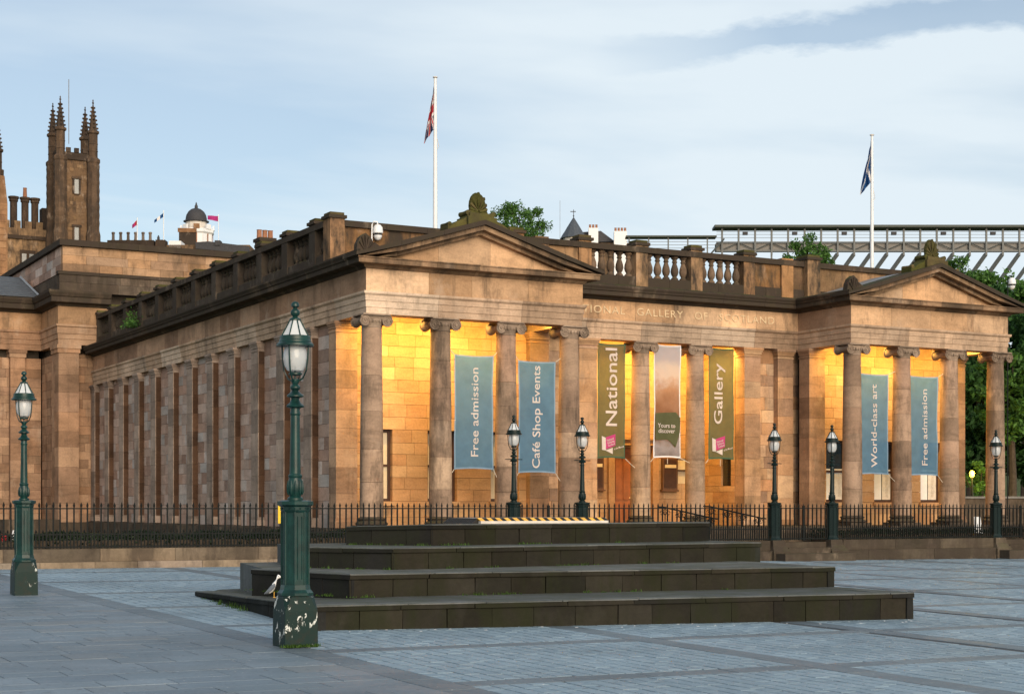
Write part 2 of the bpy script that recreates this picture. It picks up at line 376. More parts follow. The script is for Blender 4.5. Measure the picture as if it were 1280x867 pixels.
while x < 22:
    w = .21; y = -33+rn.uniform(0, .3)
    while y < -.45:
        L = rn.uniform(.26, .38); y1 = min(y+L, -.4)
        cx, cy = x+w/2, (y+y1)/2
        if not any(abs(cx-b) < .22+w/2-.02 for b in XB):
            segs = [(y, y1)]
            for b in YB:
                segs = [s for a0, a1 in segs for s in ((a0, min(a1, b-.205)), (max(a0, b+.205), a1)) if s[1]-s[0] > .05]
            if not (-12.3 < cx < -4.2 and -17 < cy < -12.6) and not (cx > 6 and cy < -33+(cx-6)*1.2):
                for a0, a1 in segs: slabgeo(mb, x+.009, x+w-.009, a0+.007, a1-.007, .003, rn.uniform(-.003, .0015))
        y = y1
    x += w
mb.build('granite_setts', M['sett'], ground, kind='stuff')
mb = MB(); nslab = 0
def pave(name, x0, x1, y0, y1, mat, single):
    global nslab
    dz = rn.uniform(-.002, .002)
    if single:
        q = MB(); slabgeo(q, x0+.004, x1-.004, y0+.004, y1-.004, .003, dz); q.build(name, mat, ground); nslab += 1
    else: slabgeo(mb, x0+.004, x1-.004, y0+.004, y1-.004, .003, dz)
y = -34.0
while y < -.5:
    h = rn.choice((.45, .55, .62)); x = -24.5-rn.uniform(0, .6)
    while x < -15.22:
        L = rn.uniform(.6, 1.15); x1 = min(x+L, -15.22)
        if -15.22-x1 < .3: x1 = -15.22
        if not any(abs((x+x1)/2-lx) < .0 for lx in (0,)):
            d_ = (x-EYE[0])*F2[0]+(y-EYE[1])*F2[1]; l_ = (x-EYE[0])*R2[0]+(y-EYE[1])*R2[1]
            pave('paving_stone', x, x1, y, min(y+h, -.4), M['slab'], 10 < d_ < 24.5 and -.36 < l_/d_ < .36)
        x = x1
    y += h
mb.build('distant_paving_stones', M['slab'], ground, kind='stuff'); mb = MB()
for b in XB:
    y = -33.0
    while y < -.45:
        L = rn.uniform(.7, 1.0); y1 = min(y+L, -.4)
        pave('band_stone', b-.22, b+.22, y, y1, M['band'], b < -5 and y < -17); y = y1
for b in YB:
    for i in range(len(XB)-1):
        x = XB[i]+.22; xe = XB[i+1]-.22; k = 4
        for j in range(k):
            pave('band_stone', x+(xe-x)*j/k, x+(xe-x)*(j+1)/k, b-.2, b+.2, M['band'], i < 3 and b < -17)
mb.build('distant_band_stones', M['band'], ground, kind='stuff')

# ================================================================== stepped stone platform
plat = thing('stepped_platform', (-8.5, -15.5, g(-8.5, -15.5)), 'dark stone platform of four broad steps in the middle of the square', 'steps')
def edge_stones(name, P, Q, za, zb, L, inset, depth, mat, parent, gap=.006, jt=.006):
    """stones along the top-view line P->Q; za=(bottom at P, at Q), zb=(top at P, at Q)"""
    dx, dy = Q[0]-P[0], Q[1]-P[1]; D = math.hypot(dx, dy); ux, uy = dx/D, dy/D; nx, ny = uy, -ux   # outward = right of travel
    n = max(1, round(D/L)); ts = [i/n+(rn.uniform(-.12, .12)/n if 0 < i < n else 0) for i in range(n+1)]
    for i in range(n):
        q = MB(); a = ts[i]+(gap/D); b = ts[i+1]-(gap/D); j = rn.uniform(-.004, .004)
        rs = []
        for z in (za, zb):
            ring = []
            for t, o in ((a, -inset+j), (b, -inset+j), (b, -inset-depth), (a, -inset-depth)):
                ring.append((P[0]+dx*t+nx*o+rn.uniform(-jt, jt), P[1]+dy*t+ny*o+rn.uniform(-jt, jt), z[0]+(z[1]-z[0])*t+rn.uniform(-jt, jt)*.7))
            rs.append(ring)
        q.rings(rs).build(name, mat, parent)
def gz(p): return g(p[0], p[1])
TIERS = [  # C left-back, A front-left, B front-right, D right-back, E left-back inner ; each with top z
    ((-13.03, -11.7, .06), (-13.79, -19.65, .23), (-3.97, -20.89, .23), (-3.2, -11.0, .23), (-12.6, -11.0, .06)),
    ((-13.1, -14.95, .58), (-12.52, -17.84, .58), (-3.87, -18.81, .58), (-3.1, -11.4, .58), (-12.4, -11.6, .58)),
    ((-12.35, -14.5, .93), (-11.13, -16.35, .93), (-3.03, -15.61, .93), (-2.6, -11.8, .93), (-11.8, -12.0, .93)),
    ((-10.75, -13.4, 1.26), (-9.70, -14.85, 1.30), (-3.1, -14.0, 1.305), (-2.7, -11.9, 1.30), (-10.2, -12.2, 1.26))]
for k, (C_, A_, B_, D_, E_) in enumerate(TIERS):
    poly = [C_, A_, B_, D_, E_]; cxm = sum(p[0] for p in poly)/5; cym = sum(p[1] for p in poly)/5
    ins = [(p[0]+(cxm-p[0])*.06, p[1]+(cym-p[1])*.06, p[2]) for p in poly]
    low = (lambda p: gz(p)-.2) if k == 0 else (lambda p, zt=TIERS[k-1][1][2]: zt-.25)
    core = MB().rings([[(p[0], p[1], low(p)) for p in ins], [(p[0], p[1], p[2]-.006) for p in ins]]).build('tier', M['skytread'], plat)
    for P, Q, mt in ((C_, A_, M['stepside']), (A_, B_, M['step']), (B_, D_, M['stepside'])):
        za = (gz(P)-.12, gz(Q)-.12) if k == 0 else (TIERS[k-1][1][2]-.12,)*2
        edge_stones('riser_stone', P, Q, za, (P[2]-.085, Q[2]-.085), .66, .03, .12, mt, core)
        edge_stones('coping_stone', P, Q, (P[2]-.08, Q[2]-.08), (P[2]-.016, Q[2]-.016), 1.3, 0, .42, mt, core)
        edge_stones('skylit_tread_slab', P, Q, (P[2]-.016, Q[2]-.016), (P[2], Q[2]), 1.3, .012, .45, M['skytread'], core, jt=.004)  # thin pale layer, painted sky light along the tread edge
# weeds along the joints
mb = MB()
def tuft(mb, x, y, z, h, n, spread):
    for _ in range(n):
        a = rn.uniform(0, 6.28); r = rn.uniform(0, spread); b = rn.uniform(0, 6.28); hh = h*rn.uniform(.4, 1)
        px, py = x+r*math.cos(a), y+r*math.sin(a); w = .008; lean = hh*.5
        mb.quad((px-w*math.cos(b), py-w*math.sin(b), z), (px+w*math.cos(b), py+w*math.sin(b), z), (px+lean*math.sin(b), py-lean*math.cos(b), z+hh))
for k in (1, 2, 3):
    C_, A_, B_, D_, E_ = TIERS[k]; zt = TIERS[k-1][1][2]
    for P, Q, w_ in ((A_, B_, 1), (C_, A_, .5)):
        for i in range(int(46*w_)):
            t = rn.random()
            if math.sin(t*23+k*2)+rn.uniform(-.6, .6) > .1 and not (P is A_ and t > .75):
                dx, dy = Q[0]-P[0], Q[1]-P[1]; D = math.hypot(dx, dy)
                tuft(mb, P[0]+dx*t+dy/D*.04, P[1]+dy*t-dx/D*.04, zt-.005, rn.uniform(.03, .075), 12, .12)
C_, A_ = TIERS[0][:2]
for t in (.12, .2, .3, .36, .42, .5): tuft(mb, C_[0]+(A_[0]-C_[0])*t-.06, C_[1]+(A_[1]-C_[1])*t, g(-13.2, -14)-.01, .12 if t > .28 else .07, 22, .12)
for a in range(40):
    w = rn.uniform(-.26, .26); tuft(mb, -14.87+w, -21.7-.24+rn.uniform(-.03, .03)+.1*0, g(-14.9, -21), .05, 8, .05)
weeds = mb.build('weeds', M['grass'], kind='stuff'); weeds['label'] = 'small green weeds growing in the joints of the platform steps'; weeds['category'] = 'weeds'
# litter-sized pale specks on the setts below the platform
mb = MB()
for i in range(26):
    t = rn.random(); x = -13.5+9.3*t; y = -19.75-1.2*t-rn.uniform(.02, .5); s_ = rn.uniform(.01, .028); z = g(x, y)+.004
    mb.quad((x-s_, y-s_*.6, z), (x+s_, y-s_*.7, z), (x+s_*.8, y+s_*.7, z+.006), (x-s_*.7, y+s_*.6, z+.003))
o = mb.build('litter_specks', M['white'], kind='stuff'); o['label'] = 'pale litter specks on the setts along the bottom step'; o['category'] = 'litter'

# hazard-striped low kerb barrier lying on the top step
hb = thing('hazard_barrier', (-6.2, -13.2, 1.3), 'low white barrier with yellow and black hazard stripes on the top step', 'barrier')
hx0, hx1, hy = -8.05, -5.22, -13.55
base_ = MB().box(hx0, hx1, hy, -12.2, 1.29, 1.345).build('base', M['offwhite'], hb)
ns = 30
for i in range(ns):
    a = hx0+(hx1-hx0)*i/ns; b = hx0+(hx1-hx0)*(i+1)/ns; sh = .05
    MB().rings([[(a, hy, 1.345), (b, hy, 1.345), (b, hy+.1, 1.345), (a, hy+.1, 1.345)], [(a-sh, hy+.06, 1.405), (b-sh, hy+.06, 1.405), (b-sh, hy+.1, 1.405), (a-sh, hy+.1, 1.405)]]).build('stripe', M['hazk'] if i % 2 else M['hazy'], hb)
MB().box(hx0+.02, hx1, hy+.101, -12.2, 1.345, 1.40).build('deck', M['offwhite'], hb)
for i in range(15):
    y = hy+.1+i*.085
    MB().rings([[(hx0-.16, y, 1.29), (hx0-.16, y+.045, 1.29), (hx0+.02, y+.045, 1.29), (hx0+.02, y, 1.29)], [(hx0-.01, y, 1.40), (hx0-.01, y+.045, 1.40), (hx0+.02, y+.045, 1.40), (hx0+.02, y, 1.40)]]).build('rib', M['hazk'], hb)

# ================================================================== the gallery
CG = 10.43
gal = thing('gallery_building', (CG, 20, .4), 'long sandstone gallery with two lit column porticoes and balustraded roof', 'building')
def wallpart(name, mb, mat=None): return mb.build(name, mat or M['core'], gal)
inner = MB()
inner.quad((-40, .25, .42), (45, .25, .42), (45, 70, .42), (-40, 70, .42))
o = inner.build('lawn', M['lawn']); o['kind'] = 'structure'
MB().prism([(8.2, 3.3), (9.6, 3.3), (12.6, .5), (10.2, .5)], 'z', .425, .46).build('path', M['ramp'])['kind'] = 'structure'
# podium with steps
pod = wallpart('podium', MB().box(-2.9, 23.8, 4.05, 38, .2, .94), M['plinth'])
for k in range(3):
    for i in range(16):
        a = -3.1-.28*(2-k)+i*(27.3+.56*(2-k))/16; b = a+(27.3+.56*(2-k))/16-.006
        piece('podium_stone', a, b, 3.15+.28*k, 4.2, .3+.215*k, .3+.215*(k+1)-.002, M['plinth'], pod)
for i in range(22):
    piece('podium_stone', -3.12-rn.uniform(0, .006), -2.8, 4.4+i*1.5, 4.4+i*1.5+1.494, .3, .90, M['plinth'], pod)
# body
body = wallpart('wall', MB().box(-2.2, 4.6, 7.15, 38, .9, 9.3))
MB().box(4.6, 7.2, 7.9, 38, .9, 9.3).build('wall', M['core'], gal)
bodym = MB().box(7.2, 13.66, 10.3, 38, .9, 9.3).build('wall', M['core'], gal)
MB().box(13.66, 16.3, 7.9, 38, .9, 9.3).build('wall', M['core'], gal)
bodyr = MB().box(16.3, 23.05, 7.15, 38, .9, 9.3).build('wall', M['core'], gal)
MB().box(7.2, 13.66, 7.6, 10.4, 7.75, 9.28).build('recess_ceiling', M['wallin'], gal)
roof = MB().box(-2.1, 23.0, 8.2, 38, 9.3, 9.42).build('roof', M['lead'], gal)
def ashlar(parent, axis, face, a0, a1, z0, z1, course, lo, hi, mat, opens=(), single=True, name='stone', thick=.29, sgn=-1, merged=None):
    zs = [z0]
    cuts = sorted({z for o in opens for z in o[2:]})
    while zs[-1] < z1-.02:
        nz = zs[-1]+course*rn.uniform(.9, 1.12)
        for c in cuts+[z1]:
            if zs[-1]+.02 < c < nz+.14: nz = c; break
        zs.append(min(nz, z1))
    for za, zb in zip(zs, zs[1:]):
        spans = [(a0, a1)]
        for (o0, o1, oz0, oz1) in opens:
            if za < oz1-.01 and zb > oz0+.01:
                spans = [s for p, q in spans for s in ((p, min(q, o0)), (max(p, o1), q)) if s[1]-s[0] > .05]
        for p, q in spans:
            a = p; first = True
            while a < q-.01:
                L = rn.uniform(lo, hi)*(rn.uniform(.4, 1) if first else 1); first = False
                b = a+L
                if q-b < lo*.5: b = q
                j = rn.uniform(0, .007); gp = .005
                f0 = face+sgn*j; f1 = face-sgn*thick
                A, B = sorted((f0, f1))
                bx = (a+gp, b-gp, A, B) if axis == 'y' else (A, B, a+gp, b-gp)
                if merged is not None: merged.box(*bx, za+gp, zb-gp)
                else: piece(name, *bx, za+gp, zb-gp, mat, parent)
                a = b
WINL = [(CG-9.36-2.315*k-.53, CG-9.36-2.315*k+.53, 1.8, 4.1) for k in (1, 0, -1)]
WINR = [(CG+9.36-2.315*k-.53, CG+9.36-2.315*k+.53, 1.8, 4.1) for k in (1, 0, -1)]
ashlar(body, 'y', 6.85, -2.04, 4.19, .94, 8.05, .37, .6, 1.05, M['wallin'], WINL)
ashlar(bodyr, 'y', 6.85, 16.67, 22.9, .94, 8.05, .40, .7, 1.15, M['wallin'], WINR)
ashlar(bodym, 'y', 10.0, 7.28, 13.58, .94, 7.8, .5, .8, 1.3, M['wallin'], [(CG-.85, CG+.85, .9, 3.8), (12.36, 12.86, 2.5, 3.45)])
m_ = MB(); ashlar(body, 'x', 13.58, 7.95, 9.99, .94, 7.75, .4, .6, 1.0, M['wallin'], [(8.2, 8.8, 2.4, 3.6)], merged=m_, thick=.29)
ashlar(body, 'x', 7.28, 7.95, 9.99, .94, 7.75, .4, .6, 1.0, M['wallin'], merged=m_, thick=.29, sgn=1)
m_.build('recess_side_stones', M['wallin'], gal, kind='stuff')
MB().box(13.88, 13.95, 8.1, 8.9, 2.3, 3.7).build('wall', M['core'], gal)
m_ = MB()
ashlar(body, 'y', 7.62, 4.95, 6.56, .94, 7.45, .42, .5, .9, M['buff'], merged=m_); ashlar(body, 'y', 7.62, 14.3, 15.1, .94, 7.45, .42, .5, .8, M['buff'], merged=m_)
ashlar(body, 'y', 7.62, 15.8, 16.25, .94, 7.45, .42, .5, .8, M['buff'], merged=m_)
m_.build('front_wall_stones', M['buff'], gal, kind='stuff')
YK = [8.7+2.56*k for k in range(12)]
m_ = MB(); prev = 7.2
for y in YK+[37.5]:
    ashlar(body, 'x', -2.52, prev, y, .94, 7.45, .40, .55, .95, M['pink'], merged=m_, thick=.31); prev = y+.72
m_.build('side_wall_stones', M['pink'], gal, kind='stuff')
m_ = MB(); ashlar(body, 'x', 23.4, 7.2, 38, .94, 7.45, .42, .8, 1.3, M['pink'], merged=m_, sgn=1, thick=.33); m_.build('side_wall_stones', M['pink'], gal, kind='stuff')
def pilaster(x0, x1, y0, y1, mat, cut=1.0, ret=False):
    cz = 7.1; c = MB().box(x0+.03, x1-.03, y0+.03, y1-.0, .95, 7.44)
    for e, za, zb in ((.025, cz, cz+.05), (.03, 7.22, 7.30), (.06, 7.30, 7.36), (.09, 7.36, 7.445)): c.box(x0-e, x1+e, y0-e, y1, za, zb)
    c.box(x0-.05, x1+.05, y0-.05, y1, .96, 1.16); c.box(x0-.03, x1+.03, y0-.03, y1, 1.16, 1.26)
    p = c.build('pilaster', mat, gal)
    z = 1.26
    while z < cz-.01:
        h = rn.uniform(.55, .85)*cut; zb = z+h if cz-z-h > .3 else cz; e = rn.uniform(0, .004)
        piece('pilaster_stone', x0-e, x1+e, y0-e, y1-.01, z+.004, zb-.004, mat, p)
        if ret: piece('shaded_return_stone', x0+.03, x1, y0-e-.006, y0, z+.004, zb-.004, M['ret'], p)  # thin facing that carries the painted shade of the return
        z = zb
    piece('pilaster_stone', x0, x1, y0, y1-.01, cz+.052, 7.218, mat, p)
for x0, x1 in ((-2.76, -2.04), (4.19, 4.91), (15.95, 16.67), (22.9, 23.62)): pilaster(x0, x1, 6.59, 7.19, M['wing'])
for x0, x1 in ((CG-3.87, CG-3.15), (CG+3.15, CG+3.87), (CG+4.67, CG+5.37)): pilaster(x0, x1, 7.36, 7.93, M['buff'])
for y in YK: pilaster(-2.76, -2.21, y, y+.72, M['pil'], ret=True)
# columns
def spiral(mb, cx, y, cz, sg, r0=.165):
    pts = []
    for i in range(34):
        t = i/33; a = math.pi/2-sg*t*2.4*2*math.pi; r = r0*(1-t)**.8+.018; pts.append((cx+r*math.cos(a), y, cz+r*math.sin(a)))
    mb.tube(pts, [.026*(1-.55*i/33) for i in range(34)], 5)
def capital_mesh():
    q = MB(); t = 0.0
    for sgx in (-1, 1):
        cx = sgx*.355; cz = -.215
        q.lathe([(.05, -.36), (.155, -.355), (.16, -.30), (.125, -.22), (.10, -.08), (.10, .08), (.125, .22), (.16, .30), (.155, .355), (.05, .36)], 14, (cx, 0, cz), 'y')
        for y in (-.362, .362): spiral(q, cx, y, cz, sgx)
        for y in (-.375, .375): q.lathe([(.03, -.02), (.03, .02)], 8, (cx, y, cz), 'y')
    q.box(-.37, .37, -.335, .335, -.155, -.055); q.box(-.37, .37, -.36, .36, -.075, -.05); q.box(-.33, .33, -.355, .355, -.165, -.14)
    q.box(-.46, .46, -.42, .42, -.05, -.03); q.box(-.44, .44, -.40, .40, -.03, 0)
    q.lathe([(.31, -.42), (.325, -.40), (.31, -.37), (.33, -.30), (.38, -.2), (.36, -.15)], 20)
    for i in range(5):
        x = -.22+.11*i
        for y in (-.355, .355): q.lathe([(.01, -.26), (.035, -.235), (.04, -.2), (.03, -.165)], 6, (x, y, 0))
    return q.mesh('capital', M['cap'], True)
CAPM = capital_mesh()
BASEM = (MB().box(-.49, .49, -.49, .49, 0, .12).lathe([(.46, .12), (.50, .15), (.50, .19), (.46, .22), (.42, .225), (.40, .25), (.41, .28), (.43, .29), (.445, .31), (.43, .335), (.38, .345), (.365, .37)], 24)).mesh('column_base', M['plinth'], True)
DR = {}
def column(xc, yc):
    c = MB().lathe([(.33, 1.0), (.33, 3), (.285, 7.2)], 20, (xc, yc, 0)).build('column', M['core'], gal)
    shared('column_base', BASEM, (xc, yc, .94), c)
    z = 1.31; zt = 7.04
    def rad(z): t = (z-1.31)/(zt-1.31); return .362-.055*t**1.6
    while z < zt-.01:
        h = rn.uniform(.75, 1.15); zb = z+h if zt-z-h > .45 else zt
        MB().lathe([(rad(z)-.006, z+.002), (rad(z), z+.008), (rad((z+zb)/2), (z+zb)/2), (rad(zb), zb-.008), (rad(zb)-.006, zb-.002)], 28, (xc, yc, 0)).build('drum', M['col'], c, smooth=True)
        z = zb
    shared('capital', CAPM, (xc, yc, 7.45), c)
for k in (-12.83, -10.51, -8.2, -5.88, 5.88, 8.2, 10.51, 12.83): column(CG+k, 4.63)
for k in (-1.17, 1.17): column(CG+k, 7.66)
for x in (CG-12.83, CG+12.83, CG-5.88, CG+5.88): pass
# entablature
ARCH = [(-.6,7.452),(0,7.452),(0,7.64),(.025,7.645),(.025,7.84),(.05,7.845),(.05,8.0),(.085,8.03),(.11,8.06),(.11,8.125),(-.6,8.125)]
FRZ = [(-.6,8.127),(.012,8.127),(.012,8.798),(-.6,8.798)]
CRN = [(-.6,8.8),(.03,8.8),(.10,8.85),(.13,8.9),(.41,8.915),(.42,8.93),(.42,9.06),(.46,9.075),(.48,9.13),(.53,9.2),(.53,9.26),(.3,9.33),(-.6,9.34)]
CRP = [(-.6,8.8),(.03,8.8),(.10,8.85),(.13,8.9),(.41,8.915),(.42,8.93),(.42,9.05),(.45,9.065),(.45,9.1),(-.6,9.1)]
def run(name, prof, axis, face, sg, a0, a1, m0, m1, L, mat, parent, jit=.15):
    n = max(1, round(abs(a1-a0)/L)); ts = [i/n+(rn.uniform(-jit, jit)/n if 0 < i < n else 0) for i in range(n+1)]
    for i in range(n):
        b0 = a0+(a1-a0)*ts[i]; b1 = a0+(a1-a0)*ts[i+1]; k0 = m0 if i == 0 else 0; k1 = m1 if i == n-1 else 0
        g0 = .004 if i else 0; g1 = .004 if i < n-1 else 0
        def P(o, z, e): 
            a = (b0+g0-k0*o) if e == 0 else (b1-g1+k1*o)
            return (a, face+sg*o, z) if axis == 'y' else (face+sg*o, a, z)
        MB().rings([[P(o, z, 0) for o, z in prof], [P(o, z, 1) for o, z in prof]]).build(name, mat, parent)
ent = MB().box(-2.3, 4.5, 4.85, 7.3, 8.05, 9.29).build('portico_ceiling', M['wallin'], gal)
MB().box(16.35, 23.2, 4.85, 7.3, 8.05, 9.29).build('portico_ceiling', M['wallin'], gal)
def entab(axis, face, sg, a0, a1, m0, m1, mats, ped=False, L=2.3):
    run('architrave_stone', ARCH, axis, face, sg, a0, a1, m0, m1, L, mats[0], gal)
    run('frieze_stone', FRZ, axis, face, sg, a0, a1, m0, m1, L*.85, mats[1], gal)
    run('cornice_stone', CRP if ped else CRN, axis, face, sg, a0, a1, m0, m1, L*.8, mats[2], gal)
M['pedcorn'] = stone('pediment cornice stone', [(.30,.19,.115), (.24,.15,.09), (.36,.235,.14), (.19,.125,.08)], .6, .5, moss=.5, var=.35)
FR = (M['arch'], M['frieze'], M['corn']); PD = (M['arch'], M['frieze'], M['pedcorn'])
SD = (M['pink'], M['frieze'], M['corn'])
XL0, XL1, XR0, XR1, YP, YM = CG-13.14, CG-5.57, CG+5.57, CG+13.14, 4.32, 7.32
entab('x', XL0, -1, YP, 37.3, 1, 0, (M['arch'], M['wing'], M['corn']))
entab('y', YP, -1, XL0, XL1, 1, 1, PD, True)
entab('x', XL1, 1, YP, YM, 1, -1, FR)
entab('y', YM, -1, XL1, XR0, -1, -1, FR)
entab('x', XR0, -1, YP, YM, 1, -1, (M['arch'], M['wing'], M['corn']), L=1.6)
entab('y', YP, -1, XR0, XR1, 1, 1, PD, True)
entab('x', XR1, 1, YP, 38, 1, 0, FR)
# pediments
def pediment(xc):
    hw = 4.28; sl = .303; top = 10.5
    tym = MB().prism([(xc-3.5, 9.1), (xc+3.5, 9.1), (xc, 10.14)], 'y', 4.42, 4.8).build('pediment', M['core'], gal)
    def zt(x): return 10.14-.303*abs(x)
    for a, b in ((-3.4, -1.35), (-1.35, .45), (.45, 3.4)):
        pts = [(xc+a+.004, 9.1), (xc+b-.004, 9.1), (xc+b-.004, max(9.1, zt(b)))]
        if a < 0 < b: pts.append((xc, zt(0)))
        pts.append((xc+a+.004, max(9.1, zt(a))))
        q = [p for i, p in enumerate(pts) if i == 0 or abs(p[0]-pts[i-1][0])+abs(p[1]-pts[i-1][1]) > .02]
        MB().prism(q, 'y', 4.36, 4.6).build('tympanum_stone', M['frieze'], tym)
    for sgn in (-1, 1):
        for (o0, o1, yf, nm) in ((0, .15, 3.79, 0), (.153, .30, 3.9, 1), (.303, .42, 4.14, 2)):
            n = 3
            for i in range(n):
                def X(t): return hw*t+(.05 if nm == 0 else 0)*(t > .99)
                t0, t1 = i/n, (i+1)/n
                def zz2(x, o): return max(9.103, top-sl*abs(x)-o)
                x0, x1 = X(t0)+(.003 if i else 0), X(t1)-(.003 if i < n-1 else 0)
                xe = x1
                if nm == 2 and i == n-1: xe = min(x1, (top-o0-9.11)/sl)
                if nm == 1 and i == n-1: xe = min(x1, (top-o0-9.11)/sl)
                pl = [(xc+sgn*x0, zz2(x0, o1)), (xc+sgn*xe, zz2(xe, o1)), (xc+sgn*xe, zz2(xe, o0)+.001), (xc+sgn*x0, zz2(x0, o0))]
                MB().prism(pl, 'y', yf, 4.85).build('raking_cornice_stone', M['corn'] if nm == 0 else M['pedcorn'], tym)
    MB().prism([(xc-4.25, 9.12), (xc+4.25, 9.12), (xc, 10.40)], 'y', 4.86, 7.65).build('portico_roof', M['lead'], gal)
    # crowning palmette on its block and scrolled shoulders
    a = MB().box(xc-.50, xc+.50, 4.0, 4.8, 10.25, 10.62).box(xc-.42, xc+.42, 4.05, 4.75, 10.62, 10.74).build('acroterion', M['moss'], gal)
    pm = MB()
    pm.rings([[(xc+.29*math.cos(b_), 4.42, 11.00+.44*math.sin(b_)) for b_ in [j*math.pi/9 for j in range(18)]], [(xc+.26*math.cos(b_), 4.31, 11.00+.40*math.sin(b_)) for b_ in [j*math.pi/9 for j in range(18)]]])
    for i in range(9):
        an = R(-96+24*i); ca, sa = math.cos(an), math.sin(an); L = 1/math.sqrt((sa/.31)**2+(ca/.61)**2); rs = []
        for t, w in ((.08, .018), (.4, .04), (.75, .065), (.94, .068), (1, .03)):
            cx_, cz_ = xc+sa*L*t, 10.82+ca*L*t
            rs.append([(cx_+w*ca*math.cos(b_), 4.31+.055*math.sin(b_), cz_-w*sa*math.cos(b_)) for b_ in [j*math.pi/3 for j in range(6)]])
        pm.rings(rs)
    pm.build('palmette', M['moss'], a, smooth=True)
    for sgn in (-1, 1):
        sc_ = MB(); pts = []
        for j in range(13):
            t = j/12; pts.append((xc+sgn*(.40+.75*t), 10.74-.46*(1-(1-t)**2)*.9-.03*math.sin(t*9)))
        sc_.prism([(xc+sgn*.40, 10.2)]+pts+[(xc+sgn*1.15, 10.12)], 'y', 4.12, 4.66)
        for (dx, r, dz) in ((.44, .085, 10.74), (1.08, .07, 10.34)): sc_.lathe([(.02, -.29), (r, -.27), (r*.8, 0), (r, .27), (.02, .29)], 12, (xc+sgn*dx, 4.39, dz), 'y')
        sc_.build('scroll', M['moss'], a)
    for sgn in (-1,):                      # corner antefix
        ax = xc+sgn*3.95; q = MB()
        pr = [(ax-.30, 9.2), (ax+.30, 9.2), (ax+.27, 9.48), (ax+.17, 9.68), (ax, 9.80), (ax-.17, 9.68), (ax-.27, 9.48)]
        q.prism(pr, 'y', 3.98, 4.22)
        for i in range(5):
            an = R(-56+28*i); q.tube([(ax+.05*math.sin(an), 3.97, 9.3), (ax+.4*math.sin(an)*.6, 3.95, 9.3+.42*math.cos(an))], [.02, .045], 5)
        q.prism([(ax-sgn*.2, 9.2), (ax-sgn*.75, 9.3), (ax-sgn*.3, 9.55)], 'y', 4.02, 4.2)
        q.build('antefix', M['corn'], gal, smooth=False)
pediment(CG-9.355); pediment(CG+9.355)
# roof parapet and balustrade
BAL = MB().lathe([(.13, 0), (.13, .07), (.10, .09), (.075, .13), (.12, .2), (.145, .30), (.13, .42), (.09, .54), (.07, .61), (.105, .66), (.075, .70), (.09, .76), (.13, .78), (.13, .85)], 12)
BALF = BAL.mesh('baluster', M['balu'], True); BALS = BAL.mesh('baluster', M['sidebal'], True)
def pier(x0, x1, y0, y1, mat, parent, zt=10.86, cap=True):
    piece('pier', x0, x1, y0, y1, 9.33, zt, mat, parent)
    if cap:
        piece('pier_cap', x0-.06, x1+.06, y0-.06, y1+.06, zt, zt+.10, M['corn'], parent)
        piece('pier_cap', x0+.01, x1-.01, y0+.01, y1-.01, zt+.102, zt+.19, M['moss'], parent)
balf = MB().box(XL0+.6, XR1-.6, 7.66, 7.98, 9.33, 9.45).build('front_parapet', M['core'], gal)
PX = [CG-3.51, CG-1.17, CG+1.17, CG+3.51]
for i in range(12):
    a = XL0+.3+i*(XR1-XL0-.6)/12; piece('parapet_plinth_stone', a+.004, a+(XR1-XL0-.6)/12-.004, 7.56, 8.02, 9.335, 9.74, M['corn'], balf)
for x in PX: pier(x-.25, x+.25, 7.55, 8.04, M['para'], balf)
for x in (CG-5.25, CG+5.25): pier(x-.27, x+.27, 7.53, 8.04, M['para'], balf, cap=False)
for x in (CG-6.35, CG+6.35): pier(x-.30, x+.30, 7.35, 8.06, M['para'], balf)
pier(XR1-.75, XR1-.2, 7.3, 8.06, M['para'], balf)
def coping(x0, x1, y0, y1, L=1.5, axis='y', parent=None):
    n = max(1, round(((x1-x0) if axis == 'y' else (y1-y0))/L))
    for i in range(n):
        if axis == 'y': piece('coping_stone', x0+(x1-x0)*i/n+.003, x0+(x1-x0)*(i+1)/n-.003, y0, y1, 10.60+rn.uniform(0, .004), 10.80, M['corn'], parent)
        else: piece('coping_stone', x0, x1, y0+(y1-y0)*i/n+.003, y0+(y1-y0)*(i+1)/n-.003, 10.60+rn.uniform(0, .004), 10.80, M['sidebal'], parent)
coping(-2.09, XR1-.76, 7.50, 8.07, parent=balf)
for a, b in zip(PX, PX[1:]):
    for j in range(5): shared('baluster', BALF, ((a+.25)+(b-a-.5)*(j+.5)/5, 7.79, 9.745), balf)
for a, b in ((-2.09, .3), (.3, 2.6), (2.6, CG-6.66), (CG-4.97, PX[0]-.26), (PX[3]+.26, CG+4.97), (CG+6.66, 19.2), (19.2, 21.2), (21.2, XR1-.76), (CG-6.04, CG-5.53), (CG+5.53, CG+6.04)):
    piece('panel_stone', a+.004, b-.004, 7.62+rn.uniform(0, .01), 7.97, 9.742, 10.598, M['para'], balf)
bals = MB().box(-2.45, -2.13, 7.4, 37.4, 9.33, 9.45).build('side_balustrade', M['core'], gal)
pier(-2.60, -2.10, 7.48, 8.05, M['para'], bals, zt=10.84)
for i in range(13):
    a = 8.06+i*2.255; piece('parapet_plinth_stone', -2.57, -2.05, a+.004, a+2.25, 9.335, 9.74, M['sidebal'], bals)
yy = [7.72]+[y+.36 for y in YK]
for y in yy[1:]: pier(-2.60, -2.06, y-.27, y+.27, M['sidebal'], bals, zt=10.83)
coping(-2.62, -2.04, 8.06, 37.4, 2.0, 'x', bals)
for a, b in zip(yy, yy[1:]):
    for j in range(5 if b-a > 2 else 2): shared('baluster', BALS, (-2.31, a+.3+(b-a-.6)*(j+.5)/(5 if b-a > 2 else 2), 9.745), bals)
